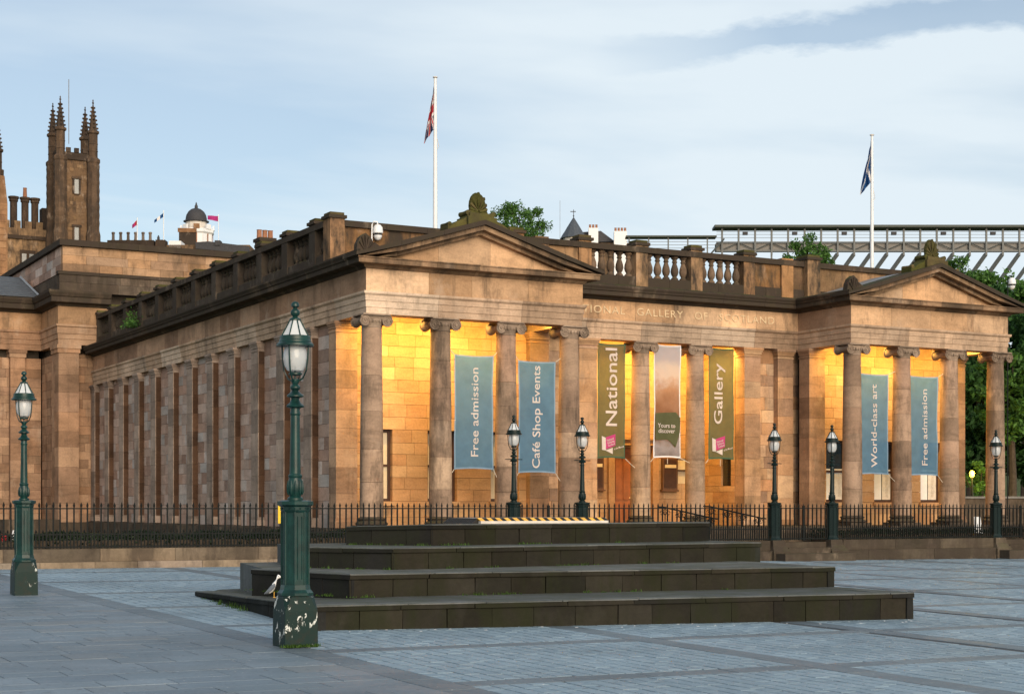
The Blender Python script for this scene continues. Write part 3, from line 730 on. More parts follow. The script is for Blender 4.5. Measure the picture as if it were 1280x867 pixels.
# windows of the porticoes
def window(w, poster):
    x0, x1, z0, z1 = w; y = 7.02
    f = MB()
    for b in ((x0, x0+.09, z0, z1), (x1-.09, x1, z0, z1), (x0+.09, x1-.09, z0, z0+.09), (x0+.09, x1-.09, z1-.09, z1), (x0+.09, x1-.09, (z0+z1)/2-.04, (z0+z1)/2+.04)): f.box(b[0]+.003, b[1]-.003, y, y+.1, b[2]+.003, b[3]-.003)
    fr = f.build('window', M['brown'], gal)
    MB().box(x0+.09, x1-.09, y+.05, y+.06, z0+.09, z1-.09).build('pane', M['blind'] if not poster else M['glassdk'], fr)
    if poster:
        MB().box(x0+.1, (x0+x1)/2-.02, y+.02, y+.03, z0+.1, z0+1.25).build('poster', M['white'], fr)
        MB().box((x0+x1)/2+.02, x1-.1, y+.02, y+.03, z0+.1, z0+1.25).build('poster', M['offwhite'], fr)
    piece('sill', x0-.08, x1+.08, 6.77, 7.0, z0-.14, z0-.003, M['wallin'], gal)
for w in WINL: window(w, False)
for w in WINR: window(w, True)
# recess: double door in its frame, notice cases, window and louvre
dx0, dx1 = CG-.85, CG+.85
dr = MB().box(dx0-.25, dx0+.02, 9.9, 10.08, .95, 3.9).box(dx1-.02, dx1+.25, 9.9, 10.08, .95, 3.9).box(dx0-.35, dx1+.35, 9.86, 10.08, 3.9, 4.1).box(dx0-.42, dx1+.42, 9.8, 10.08, 4.1, 4.18).build('door', M['wallin'], gal)
for s_ in (0, 1):
    lx0 = dx0+.03+s_*.83; lx1 = lx0+.80
    q = MB().box(lx0, lx1, 10.1, 10.16, .96, 3.86)
    lf = q.build('door_leaf', M['oak'], dr)
    for (a, b) in ((.12, .36), (.46, .70)):
        for (z0, z1) in ((1.1, 1.75), (1.9, 3.65)): piece('door_panel', lx0+a, lx0+b, 10.075, 10.11, z0, z1, M['oak'], dr)
    MB().lathe([(.012, 0), (.03, .01), (.03, .04), (.01, .05)], 8, (lx1-.06 if s_ == 0 else lx0+.06, 10.04, 1.95), 'y').build('handle', M['gilt'], dr)
for x0, x1 in ((11.68, 12.34), (8.42, 9.1)):
    nb = MB().box(x0, x1, 9.86, 9.99, 2.26, 3.45).box(x0-.05, x1+.05, 9.83, 9.99, 2.2, 2.26).build('notice_case', M['notice'], gal)
    MB().box(x0+.06, x1-.06, 9.845, 9.86, 2.34, 3.38).build('notice_glass', M['brown'], nb)
    MB().box(x0+.08, x1-.08, 9.835, 9.845, 3.08, 3.2).build('notice_header', M['blind'], nb)
wf = MB().box(12.36, 12.42, 9.96, 10.1, 2.5, 3.45).box(12.80, 12.86, 9.96, 10.1, 2.5, 3.45).box(12.42, 12.80, 9.96, 10.1, 2.97, 3.02).build('window', M['brown'], gal)
MB().box(12.42, 12.80, 10.03, 10.05, 2.5, 3.45).build('pane', M['blind'], wf)
lv = MB().box(13.70, 13.86, 8.21, 8.79, 2.41, 3.59).build('louvre', M['brown'], gal)
for i in range(10): piece('louvre_slat', 13.60, 13.70, 8.24, 8.5, 2.46+i*.115, 2.51+i*.115, M['hazk'], lv)
# inscription on the frieze
def text_mesh(body_, name, mat, w, h, depth=.0, spacing=1.0, bold=.007):
    cu = bpy.data.curves.new('t', 'FONT'); cu.body = body_; cu.size = 1; cu.extrude = depth; cu.offset = bold; cu.space_character = spacing; cu.resolution_u = 3
    cu.align_x = 'CENTER'; cu.align_y = 'CENTER'; cu.space_line = .85
    to = bpy.data.objects.new('t', cu); COL.objects.link(to); bpy.context.view_layer.update()
    me = bpy.data.meshes.new_from_object(to.evaluated_get(bpy.context.evaluated_depsgraph_get()))
    bpy.data.objects.remove(to); bpy.data.curves.remove(cu)
    me.name = name; me.materials.clear(); me.materials.append(mat)
    xs_ = [v.co.x for v in me.vertices]; ys_ = [v.co.y for v in me.vertices]
    cx_, cy_ = (min(xs_)+max(xs_))/2, (min(ys_)+max(ys_))/2; fx = w/(max(xs_)-min(xs_)); fy = h/(max(ys_)-min(ys_))
    for v in me.vertices: v.co = ((v.co.x-cx_)*fx, (v.co.y-cy_)*fy, v.co.z)
    return me
me = text_mesh('NATIONAL   GALLERY   OF   SCOTLAND', 'inscription', M['gilt'], 8.9, .26, .012, 1.12, 0)
shared('inscription', me, (CG, YM-.022, 8.47), gal, rot=(R(90), 0, 0))
# wing behind: taller pavilion with attic
WPX = (-4.38, -3.42)
wing = thing('gallery_wing', (-6, 45, .4), 'taller sandstone wing with plain attic block behind the long pilastered side', 'building')
wb = MB().box(-4.1, 23, 38.0, 56, .4, 12.7).build('wall', M['core'], wing)
wb2 = MB().box(-14, -4.4, 41.4, 56, .4, 11.9).build('wall', M['core'], wing)
m_ = MB(); ashlar(wing, 'y', 37.68, -3.42, -2.3, .9, 8.95, .42, .6, 1, M['wing'], merged=m_); ashlar(wing, 'x', -4.3, 38.6, 41.1, .9, 8.95, .42, .6, 1, M['wing'], merged=m_)
ashlar(wing, 'y', 41.1, -13.5, -4.35, .9, 8.95, .42, .6, 1.1, M['wing'], [(-7.6, -6.75, 2.0, 3.75)], merged=m_)
m_.build('wall_stones', M['wing'], wing, kind='stuff')
MB().box(-7.6, -6.75, 41.2, 41.25, 2, 3.75).build('wall_vent', M['brown'], wing)
for i in range(7): piece('vent_slat', -7.58, -6.77, 41.12, 41.2, 2.9+i*.12, 2.97+i*.12, M['notice'], wing)
piece('vent_pane', -7.55, -6.8, 41.16, 41.2, 2.1, 2.75, M['oak'], wing)
def wpil(x0, x1, y0, y1):
    z = .9
    while z < 8.95:
        zb = min(8.95, z+rn.uniform(.7, 1.0)); 
        if 8.95-zb < .3: zb = 8.95
        piece('pilaster_stone', x0, x1, y0, y1, z+.004, zb-.004, M['wing'], wing); z = zb
    piece('pilaster_cap', x0-.05, x1+.05, y0-.05, y1, 8.95, 9.15, M['wing'], wing); piece('pilaster_cap', x0-.09, x1+.09, y0-.09, y1, 9.152, 9.33, M['wing'], wing)
wpil(-4.38, -3.42, 37.2, 38.05); wpil(-4.38, -4.0, 38.06, 38.6); wpil(-5.9, -5.2, 40.75, 41.4); wpil(-11, -10.2, 40.75, 41.4)
def wrun(name, prof, mat):
    for a in (('y', 37.18, -1, -4.40, -2.0, 1, 0), ('x', -4.40, -1, 37.18, 40.9, 1, -1), ('y', 40.9, -1, -14, -4.40, 0, -1)):
        run(name, prof, *a, 1.8, mat, wing)
wrun('architrave_stone', [(-.6,9.335),(0,9.335),(0,9.6),(.03,9.61),(.03,9.85),(.06,9.86),(.06,10.15),(.12,10.2),(.12,10.3),(-.6,10.3)], M['wing'])
wrun('frieze_stone', [(-.6,10.302),(.01,10.302),(.01,11.15),(-.6,11.15)], M['attic'])
wrun('cornice_stone', [(-.6,11.152),(.05,11.152),(.15,11.25),(.40,11.3),(.42,11.32),(.42,11.55),(.47,11.58),(.55,11.75),(.55,11.85),(-.6,11.9)], M['corn'])
m_ = MB(); ashlar(wing, 'y', 37.42, -4.30, 23, 11.88, 12.70, .42, 1.0, 1.7, M['attic'], merged=m_); ashlar(wing, 'x', -4.30, 37.72, 52, 11.88, 12.70, .42, 1.0, 1.7, M['attic'], merged=m_)
m_.build('attic_plinth_stones', M['plinth'], wing, kind='stuff')
for i in range(14): piece('attic_string_stone', -4.36+i*1.96, -4.36+i*1.96+1.952, 37.36, 37.75, 12.705, 12.86, M['corn'], wing)
MB().box(-3.8, 23, 37.9, 53, 12.7, 14.3).build('attic', M['core'], wing)
k_ = 0
for (z0, z1) in ((12.865, 13.25), (13.255, 13.66), (13.665, 14.08)):
    a = -4.10
    while a < 15:
        L = rn.uniform(1.1, 2.2); piece('attic_stone', a+.006, a+L-.006, 37.62-rn.uniform(0, .01), 37.95, z0, z1-.004, M['attic'], wing); a += L
    y = 37.955
    while y < 52:
        L = rn.uniform(.9, 1.8); piece('attic_stone', -4.10-rn.uniform(0, .01), -3.79, y+.006, y+L-.006, z0, z1-.004, M['pink'], wing); y += L
for i in range(14): piece('attic_coping_stone', -4.28+i*1.9, -4.28+i*1.9+1.894, 37.42, 38.0, 14.09, 14.38, M['corn'], wing)
for i in range(8): piece('attic_coping_stone', -4.28, -3.8, 38.01+i*1.9, 38.01+i*1.9+1.89, 14.09, 14.38, M['corn'], wing)
rf = MB().prism([(41.0, 11.95), (49.5, 11.95), (45.6, 13.5)], 'x', -16, -4.34).build('slate_roof', M['slate'], wing)
MB().tube([(-4.42, 40.95, 12.0), (-4.42, 45.6, 13.56)], .07, 4).build('roof_flashing', M['lead'], rf)
for i in range(11):
    t0, t1 = i/11, (i+1)/11
    MB().rings([[(-16, 41+4.6*t0, 11.97+1.55*t0), (-4.5, 41+4.6*t0, 11.97+1.55*t0), (-4.5, 41+4.6*t0, 12.01+1.55*t0), (-16, 41+4.6*t0, 12.01+1.55*t0)], [(-16, 41+4.6*t1, 11.96+1.55*t1), (-4.5, 41+4.6*t1, 11.96+1.55*t1), (-4.5, 41+4.6*t1, 11.98+1.55*t1), (-16, 41+4.6*t1, 11.98+1.55*t1)]]).build('slate_course', M['slate'], rf)
MB().box(-14.2, -2.4, 36.9, 41.3, .3, .9).build('podium', M['plinth'], wing)
MB().box(-7.4, -4.8, 34.9, 36.8, .35, 1.05).build('podium_step', M['plinth'], wing)

# ================================================================== portico floodlights (the warm light of the photograph)
def floodlight(x, y, z, aim, power, w, label, group):
    t = thing('floodlight', (x, y, z), label, 'floodlight', group, local=True)
    MB().box(-w/2, w/2, -.06, .06, -.05, .05).build('housing', M['iron'], t)
    d = Vector(aim).normalized()
    MB().box(-w/2+.02, w/2-.02, .061, .066, -.035, .035).build('lens', M['lampwarm'], t)
    MB().box(-.03, .03, -.03, .03, .05, .3).build('bracket', M['iron'], t)
    l = bpy.data.objects.new('glow', bpy.data.lights.new('glow', 'AREA')); COL.objects.link(l); l.parent = t
    l.data.shape = 'RECTANGLE'; l.data.size = w; l.data.size_y = .08; l.data.energy = power; l.data.color = (1, .59, .13)
    l.location = (0, .09, 0); l.rotation_euler = d.to_track_quat('-Z', 'Y').to_euler()
SPOTS = [(CG-9.355+dx, 5.12, 7.72, p, n) for dx, p, n in ((-2.3, 125, 'left bay of the left portico'), (0, 125, 'middle bay of the left portico'), (2.3, 60, 'right bay of the left portico'))]
SPOTS += [(CG+9.355+dx, 5.12, 7.72, p, n) for dx, p, n in ((-2.3, 100, 'left bay of the right portico'), (0, 100, 'middle bay of the right portico'), (2.3, 60, 'right bay of the right portico'))]
for x, y, z, p, n in SPOTS: floodlight(x, y, z, (0, .30, -1), p*.86, 1.2, 'long warm floodlight under the ceiling of the '+n, 'portico floodlights')
for dx, p, n in ((-2.2, 130, 'left'), (0, 130, 'middle'), (2.2, 130, 'right')):
    floodlight(CG+dx, 8.15, 7.62, (.25 if dx > 1 else 0, .45, -1), p*.82, 1.1, 'long warm floodlight in the %s of the entrance recess' % n, 'portico floodlights')

# ================================================================== banners
def ripple(s, t, amp, seed):
    rr = random.Random(seed); ph = [rr.uniform(0, 6) for _ in range(5)]
    d = math.sin(s*5+ph[0]+t*3)*.5+math.sin(t*9+ph[1]+s*2)*.35+math.sin((s-t*2)*6+ph[2])*.4+math.sin((s+t*1.5)*15+ph[3])*.12
    corner = sum(math.exp(-((s-cs)**2*9+(t-ct)**2*40))*math.sin(math.atan2((t-ct)*3, s-cs)*9)*.5 for cs in (0, 1) for ct in (0, 1))
    return amp*(d+corner)
def wavy(x0, x1, z0, z1, y, nx, nz, amp, seed):
    q = MB()
    for i in range(nx+1):
        for j in range(nz+1):
            s, t = i/nx, j/nz
            px = .018*math.sin(math.pi*t)*(1 if s < .5 else -1)*abs(2*s-1); pz = .03*math.sin(math.pi*s)*(1-2*t)*abs(1-2*t)**2
            q.v.append((x0+(x1-x0)*s+px, y+ripple(s, t, amp, seed), z0+(z1-z0)*t+pz))
    for i in range(nx):
        for j in range(nz):
            a = i*(nz+1)+j; q.f.append((a, a+nz+1, a+nz+2, a+1))
            q.m.append(1 if i in (0, nx-1) or j in (0, nz-1) else 0)
    return q
AMP = .022
def banner(x0, x1, z0, z1, y, mat, hem, label, words=None, wbox=None, logo=False, ropes=(), seed=1):
    t = thing('banner', ((x0+x1)/2, y, z0), label, 'banner', 'banners hung between the columns')
    c = wavy(x0, x1, z0, z1, y, 28, 72, AMP, seed).build('cloth', [mat, hem], t, smooth=True)
    def drape(o):
        me_ = o.data; mw = Matrix.LocRotScale(o.location, o.rotation_euler.to_quaternion(), o.scale)
        for v in me_.vertices:
            p = mw @ v.co; p.y += ripple((p.x-x0)/(x1-x0), (p.z-z0)/(z1-z0), AMP, seed)+.018
            v.co = p
        o.location = (0, 0, 0); o.rotation_euler = (0, 0, 0)
    if words:
        xa, xb, za, zb = wbox
        me = text_mesh(words, 'lettering', M['print'], (zb-za), (xb-xa), .003)
        drape(shared('lettering', me, ((xa+xb)/2, y-.032, (za+zb)/2), t, rot=(R(90), R(-90), 0)))
    if logo:
        w = x1-x0; lx, lz = x0+w*.15, z0+.18
        def poly(name, pts, m): 
            q = MB(); q.rings([[(lx+a*w, y-.034, lz+b) for a, b in pts], [(lx+a*w, y-.028, lz+b) for a, b in pts]]); o_ = q.build(name, m, t); drape(o_); return o_
        poly('emblem', [(0, .12), (.14, .10), (.14, .54), (0, .60)], M['print'])
        poly('emblem', [(.145, .14), (.5, .28), (.5, .68), (.145, .56)], M['pinkp'])
        poly('emblem', [(.145, .09), (.40, -.02), (.40, .20), (.145, .11)], M['print'])
        me = text_mesh('National\nGalleries\nScotland', 'emblem_lettering', M['print'], w*.27, .26, .002)
        o = shared('emblem_lettering', me, (lx+w*.325, y-.04, lz+.40), t, rot=(R(90), R(-16), 0)); drape(o)
        me = text_mesh('at the Mound', 'tag_lettering', M['print'], w*.36, .07, .002)
        drape(shared('tag_lettering', me, (lx+w*.62, y-.038, lz+.21), t, rot=(R(90), R(-14), 0)))
    for (xa, za, xb, zb) in ropes:
        MB().tube([(xa, y, za), ((xa+xb)/2, y, (za+zb)/2-.01), (xb, y, zb)], .012, 5).build('rope', M['rope'], t)
def rp(x0, x1, z0, z1, l, r): return ((x0, z1, l, z1+.12), (x1, z1, r, z1+.12), (x0, z0, l, z0-.15), (x1, z0, r, z0-.25))
cl = [CG+k for k in (-12.83, -10.51, -8.2, -5.88, 5.88, 8.2, 10.51, 12.83)]
banner(.38, 1.77, 2.79, 6.38, 4.6, M['bblue'], M['bhem'], 'blue banner reading Free admission in the left portico', 'Free admission', (.96, 1.22, 3.2, 5.98), ropes=rp(.38, 1.77, 2.79, 6.38, cl[1]+.34, cl[2]-.34), seed=1)
banner(2.66, 4.03, 2.70, 6.29, 4.6, M['bblue'], M['bhem'], 'blue banner reading Café Shop Events', 'Café Shop Events', (3.17, 3.53, 2.86, 6.13), ropes=rp(2.66, 4.03, 2.7, 6.29, cl[2]+.34, cl[3]-.34), seed=2)
banner(16.60, 17.98, 2.79, 6.43, 4.6, M['bblue'], M['bhem'], 'blue banner reading World-class art', 'World-class art', (17.15, 17.42, 3.05, 6.05), ropes=rp(16.6, 17.98, 2.79, 6.43, cl[4]+.34, cl[5]-.34), seed=3)
banner(18.95, 20.36, 2.77, 6.43, 4.6, M['bblue'], M['bhem'], 'blue banner reading Free admission in the right portico', 'Free admission', (19.56, 19.82, 3.15, 5.95), ropes=rp(18.95, 20.36, 2.77, 6.43, cl[5]+.34, cl[6]-.34), seed=4)
banner(7.37, 8.52, 3.31, 7.33, 7.5, M['bolive'], M['bohem'], 'olive green banner reading National beside the entrance', 'National', (7.72, 8.18, 4.45, 7.17), logo=True, ropes=((7.37, 3.31, 7.2, 3.2), (8.52, 3.31, 8.92, 3.0)), seed=5)
banner(12.07, 13.20, 3.34, 7.39, 7.5, M['bolive'], M['bohem'], 'olive green banner reading Gallery beside the entrance', 'Gallery', (12.32, 12.80, 4.63, 6.83), logo=True, ropes=((12.07, 3.34, 11.95, 3.2), (12.6, 3.34, 12.6, 3.1)), seed=6)
banner(9.71, 10.87, 3.36, 7.40, 7.5, M['picture'], M['cloth'], 'pale brown picture banner reading Yours to discover', ropes=((9.71, 3.36, 9.55, 3.2), (10.87, 3.36, 11.25, 3.2), (10.3, 3.36, 10.3, 3.15)), seed=7)
bt = [o for o in bpy.data.objects if o.get('label', '').startswith('pale brown picture')][0]
q = MB(); q.rings([[(9.76, 7.450, 4.0), (10.28, 7.450, 4.02), (10.62, 7.450, 3.75), (10.80, 7.450, 4.3), (10.82, 7.450, 4.8), (10.62, 7.450, 5.0), (9.76, 7.450, 4.95)], [(a, 7.456, b) for a, b in ((9.76, 4.0), (10.28, 4.02), (10.62, 3.75), (10.80, 4.3), (10.82, 4.8), (10.62, 5.0), (9.76, 4.95))]]).build('printed_field', M['bolive'], bt)
shared('lettering', text_mesh('Yours to\ndiscover', 'lettering', M['print'], .74, .34, .003), (10.22, 7.44, 4.42), bt, rot=(R(90), 0, 0))
# lettering in the cafe windows
for x0, x1, z0, z1 in WINR:
    shared('poster_lettering', text_mesh('espresso', 'poster_lettering', M['rope'], .9, .16, .002), (x1-.26, 7.03, z0+.66), gal, rot=(R(90), R(-90), 0))

# ================================================================== fence, dwarf wall and gates
SP = .170; IR = M['iron']
PK = MB(); PK.box(-.017, .017, -.017, .017, .58, 1.60)
PK.rings([[(-.012, 0, 1.60), (0, -.012, 1.60), (.012, 0, 1.60), (0, .012, 1.60)], [(-.032, 0, 1.645), (0, -.014, 1.645), (.032, 0, 1.645), (0, .014, 1.645)], [(-.003, 0, 1.735), (0, -.003, 1.735), (.003, 0, 1.735), (0, .003, 1.735)]])
PKM = PK.mesh('picket', IR)
DG = MB(); DG.box(-.014, .014, -.014, .014, .58, .97); DG.rings([[(-.012, 0, .97), (0, -.012, .97), (.012, 0, .97), (0, .012, .97)], [(-.026, 0, 1.0), (0, -.012, 1.0), (.026, 0, 1.0), (0, .012, 1.0)], [(-.003, 0, 1.055), (0, -.003, 1.055), (.003, 0, 1.055), (0, .003, 1.055)]])
DGM = DG.mesh('dog_bar', IR)
def fence(x0, x1, label, name='railing', cat='railing'):
    t = thing(name, ((x0+x1)/2, 0, .57), label, cat, 'iron railings along the front')
    for z, h in ((1.575, .03), (.93, .03), (.62, .035)): piece('rail', x0, x1, -.018, .018, z-h/2, z+h/2, IR, t)
    n = round((x1-x0)/SP)
    for i in range(n):
        x = x0+(x1-x0)*(i+.5)/n; shared('picket', PKM, (x, 0, rn.uniform(-.004, .004)), t, rot=(0, rn.uniform(-.006, .006), 0))
        if i < n-1: shared('dog_bar', DGM, (x+(x1-x0)/n/2, 0, 0), t)
    return t
LAMPX = [0.0, 2.28, 9.28, 11.57, 18.67, 20.96]
fence(-18.5, -.16, 'long black iron railing in front of the pilastered side')
fence(2.44, 9.12, 'black iron railing between the left and the middle gate')
fence(11.73, 18.51, 'black iron railing between the middle and the right gate')
fence(21.12, 25.5, 'black iron railing right of the right gate')
def gate(x0, x1, label):
    t = fence(x0, x1, label, 'gate', 'gate')
    for x in (x0+.02, x1-.02, (x0+x1)/2-.02, (x0+x1)/2+.02): piece('stile', x-.02, x+.02, -.022, .022, .56, 1.66, IR, t)
gate(.18, 2.10, 'black iron gate below the Café Shop Events banner'); gate(9.46, 11.39, 'black iron gate above stone steps, middle of the railings'); gate(18.85, 20.78, 'black iron gate at the right edge')
def dwarf(x0, x1, label, m1=None, m2=None):
    m1 = m1 or M['darkdwarf']; m2 = m2 or M['darkdwarf']
    t = thing('dwarf_wall', ((x0+x1)/2, 0, g((x0+x1)/2, 0)), label, 'wall', 'dwarf walls below the railings')
    a = x0
    while a < x1-.01:
        b = a+rn.uniform(1.7, 2.4)
        if x1-b < 1: b = x1
        piece('wall_stone', a+.005, b-.005, -.19-rn.uniform(0, .006), .2, .25, .57, m1, t); a = b
    a = x0
    while a < x1-.01:
        b = a+rn.uniform(.9, 2.0)
        if x1-b < .6: b = x1
        piece('plinth_stone', a+.005, b-.005, -.33-rn.uniform(0, .01), .2, g(a, 0)-.2, .247, m2, t); a = b
dwarf(-18.5, -.3, 'long low stone wall under the railing left of the platform', M['dwarf'], M['dwarf2']); dwarf(2.58, 8.98, 'low stone wall between the left and the middle gate steps')
dwarf(11.87, 18.37, 'low stone wall between the middle and the right gate steps'); dwarf(21.26, 25.5, 'low stone wall right of the right gate steps')
for x0, x1, n in ((.3, 1.98, 'below the left gate'), (9.58, 11.27, 'below the middle gate'), (18.97, 20.66, 'below the right gate')):
    t = thing('gate_steps', ((x0+x1)/2, -.3, g(x0, 0)), 'three low stone steps '+n, 'steps', 'gate steps')
    for k in range(3):
        e = .55 if k == 0 else 0
        piece('step', x0-e-.1*0, x1+e, -.62+.27*k-(.25 if k == 0 else 0), .3, (g(x0, 0)-.2) if k == 0 else .0+.17*k, .17*(k+1), M['darkdwarf'], t)
PLINTH = MB().rings([[(-.34, -.42, -.2), (.34, -.42, -.2), (.34, .3, -.2), (-.34, .3, -.2)], [(-.34, -.42, .22), (.34, -.42, .22), (.34, .3, .22), (-.34, .3, .22)], [(-.25, -.26, .40), (.25, -.26, .40), (.25, .25, .40), (-.25, .25, .40)], [(-.23, -.23, .58), (.23, -.23, .58), (.23, .23, .58), (-.23, .23, .58)]]).mesh('lamp_pier', M['darkdwarf'])
wh = ['left of the left gate', 'right of the left gate', 'left of the middle gate', 'right of the middle gate', 'left of the right gate', 'right of the right gate']
for x, w in zip(LAMPX, wh):
    o = shared('lamp_pier', PLINTH, (x, 0, 0), None); tag(o, 'tapered stone block under the lamp '+w, 'pier', 'stone blocks under the railing lamps')

# ================================================================== lamp posts
def oct_ring(r, z, ph=math.pi/8, sq=1.0): return [(r*math.cos(ph+i*math.pi/4), r*math.sin(ph+i*math.pi/4), z) for i in range(8)]
def lamp_parts(gm):
    P = []                                     # (name, mesh, parent index)
    q = MB()                                   # panelled pedestal box, heights above its foot
    q.rings([oct_ring(.225, 0), oct_ring(.225, .03), oct_ring(.19, .07), oct_ring(.185, .10), oct_ring(.178, .13)])
    q.rings([oct_ring(.166, .13), oct_ring(.166, 1.04)])
    for i in range(8):                         # corner ribs and panel beads
        a = math.pi/8+i*math.pi/4; cx_, cy_ = .168*math.cos(a), .168*math.sin(a)
        q.tube([(cx_, cy_, .13), (cx_, cy_, 1.04)], .013, 5)
        b = i*math.pi/4; rr = .166*math.cos(math.pi/8)
        for o_ in (-.028, .028):
            px_, py_ = rr*math.cos(b)-o_*math.sin(b), rr*math.sin(b)+o_*math.cos(b)
            q.tube([(px_, py_, .2), (px_, py_, .98)], .007, 4)
    q.rings([oct_ring(.172, 1.03), oct_ring(.185, 1.06), oct_ring(.185, 1.10), oct_ring(.225, 1.125), oct_ring(.225, 1.17), oct_ring(.15, 1.185)])
    for i in range(16):
        a = i*math.pi/8; q.lathe([(.003, -.012), (.013, 0), (.003, .012)], 6, (.178*math.cos(a), .178*math.sin(a), 1.08))
    P.append(('pedestal', q.mesh('pedestal', gm, False)))
    q = MB().lathe([(.10, 1.18), (.10, 1.21), (.07, 1.23), (.085, 1.27), (.10, 1.33), (.095, 1.40), (.078, 1.46), (.088, 1.475), (.088, 1.495), (.072, 1.51), (.070, 1.6), (.062, 1.9), (.058, 2.24), (.066, 2.25), (.066, 2.275), (.058, 2.29), (.06, 2.33), (.11, 2.345), (.115, 2.36), (.07, 2.40), (.05, 2.44), (.055, 2.46), (.105, 2.475), (.105, 2.49), (.06, 2.53), (.04, 2.55), (.065, 2.58), (.065, 2.60), (.035, 2.63), (.05, 2.66), (.05, 2.69), (.02, 2.70)], 14)
    for i in range(10):
        a = i*math.pi/5; q.lathe([(.005, 1.25), (.02, 1.29), (.022, 1.36), (.006, 1.43)], 6, (.092*math.cos(a), .092*math.sin(a), 0))
    P.append(('shaft', q.mesh('shaft', gm, True)))
    q = MB()
    for i in range(4):
        a = math.pi/4+i*math.pi/2; c_, s_ = math.cos(a), math.sin(a)
        q.tube([(.03*c_, .03*s_, 2.66), (.10*c_, .10*s_, 2.70), (.15*c_, .15*s_, 2.80), (.17*c_, .17*s_, 2.95), (.18*c_, .18*s_, 3.12)], .011, 5)
    q.lathe([(.06, 2.74), (.085, 2.75), (.085, 2.77), (.06, 2.78)], 12)
    q.tube([(0, 0, 2.68), (0, 0, 2.86)], .012, 5)
    P.append(('cage', q.mesh('cage', gm, True)))
    P.append(('globe', MB().lathe([(.05, 2.78), (.10, 2.80), (.135, 2.86), (.152, 2.94), (.148, 3.02), (.13, 3.09), (.12, 3.12)], 18).mesh('globe', M['globe'], True)))
    q = MB().lathe([(.13, 3.10), (.235, 3.105), (.235, 3.13), (.205, 3.15), (.205, 3.17), (.195, 3.18), (.195, 3.225), (.175, 3.235), (.16, 3.235)], 20)
    for i in range(8):
        a = i*math.pi/4; c_, s_ = math.cos(a), math.sin(a); q.tube([(.172*c_, .172*s_, 3.235), (.062*c_, .062*s_, 3.44)], .009, 4)
    q.lathe([(.075, 3.43), (.075, 3.445), (.045, 3.46), (.03, 3.475), (.055, 3.50), (.06, 3.53), (.045, 3.56), (.025, 3.575), (.03, 3.59), (.05, 3.60), (.052, 3.63), (.035, 3.655), (.005, 3.665)], 12)
    P.append(('hood', q.mesh('hood', gm, True)))
    P.append(('hood_glass', MB().lathe([(.165, 3.236), (.058, 3.436)], 8).mesh('hood_glass', M['hoodglass'])))
    return P
LP_A = lamp_parts(M['green']); LP_B = lamp_parts(M['greend'])
LADDER = MB().tube([(-.27, 0, 2.40), (.27, 0, 2.40)], .013, 5).lathe([(.004, -.01), (.024, 0), (.004, .01)], 6, (-.27, 0, 2.40)).lathe([(.004, -.01), (.024, 0), (.004, .01)], 6, (.27, 0, 2.40)).mesh('ladder_bar', M['greend'])
def base_mesh(m):
    a = .215; c = .07; q = MB()
    def ring(r, ch, z): return [(-r+ch, -r, z), (r-ch, -r, z), (r, -r+ch, z), (r, r-ch, z), (r-ch, r, z), (-r+ch, r, z), (-r, r-ch, z), (-r, -r+ch, z)]
    q.rings([ring(a+.005, .004, -.06), ring(a+.004, .004, .03), ring(a, .004, .45), ring(a-.01, .08, .62), ring(a-.025, .10, .645)])
    return q.mesh('base_block', m)
def lampost(loc, parts, label, group, base=None, ladder=False, rz=0, sc_=1.0):
    t = thing('lamp_post', loc, label, 'lamp post', group, local=True); t.rotation_euler = (0, 0, rz); t.scale = (sc_,)*3
    up = .64 if base else 0
    if base: shared('base_block', base, (0, 0, 0), t)
    for n, me in parts: shared(n, me, (0, 0, up), t)
    if ladder: shared('ladder_bar', LADDER, (0, 0, 0), t)
lampost((-14.87, -21.7, g(-14.87, -21.7)), LP_A, 'tall dark green lamp post with peeling white base, nearest to the camera', 'lamp posts on the square', base_mesh(M['peel']))
lampost((-15.85, -10.42, g(-15.85, -10.42)), LP_A, 'dark green lamp post with chipped base at the far left edge', 'lamp posts on the square', base_mesh(M['peel2']), sc_=.95)
for x, w in zip(LAMPX, wh): lampost((x, 0, .575), LP_B, 'dark green lamp post on the railings '+w, 'lamp posts on the railings', ladder=True)

# ================================================================== small things by the railings
o = thing('warning_sign', (-6.98, -.05, 1.15), 'small yellow notice fixed to the railing behind the nearest lamp post', 'sign')
MB().box(-7.12, -6.86, -.045, -.035, 1.18, 1.68).build('plate', M['yellow'], o); MB().tube([(-6.99, -.05, 1.36), (-6.95, -.05, 1.42), (-6.99, -.05, 1.48)], .02, 5).build('mark', M['hazk'], o)
def handrail(x0, z0, x1, z1, y, label):
    t = thing('handrail', (x0, y, .5), label, 'handrail', 'wrought iron handrails')
    MB().tube([(x0, y, z0), (x0+.25, y, z0-.01), (x1-.2, y, z1+.02), (x1, y, z1)], .028, 6).build('rail', IR, t)
    for k in range(4):
        tt = .12+.25*k; x = x0+(x1-x0)*tt; z = z0+(z1-z0)*tt
        MB().tube([(x, y, .5), (x, y, z)], .018, 5).build('post', IR, t)
        for sg in (-1, 1):
            q = MB()
            q.tube([(x+sg*(.03+.11*math.sin(u*.55)*(1-u/14)), y, z-.06-.25*u/10+.03*math.cos(u*1.3)) for u in range(11)], .013, 4)
            q.tube([(x+sg*(.12+.07*math.cos(a_)), y, z-.14+.07*math.sin(a_)) for a_ in [i*.7 for i in range(9)]], .012, 4)
            q.build('scroll', IR, t)
handrail(7.3, 1.62, 9.7, 1.22, 3.6, 'left wrought iron handrail with scrolls before the entrance'); handrail(9.4, 1.64, 12.0, 1.22, 4.0, 'right wrought iron handrail with scrolls before the entrance')
o = thing('bollard_marker', (-13.3, 3.2, .42), 'small white and red marker post behind the far left railing', 'post')
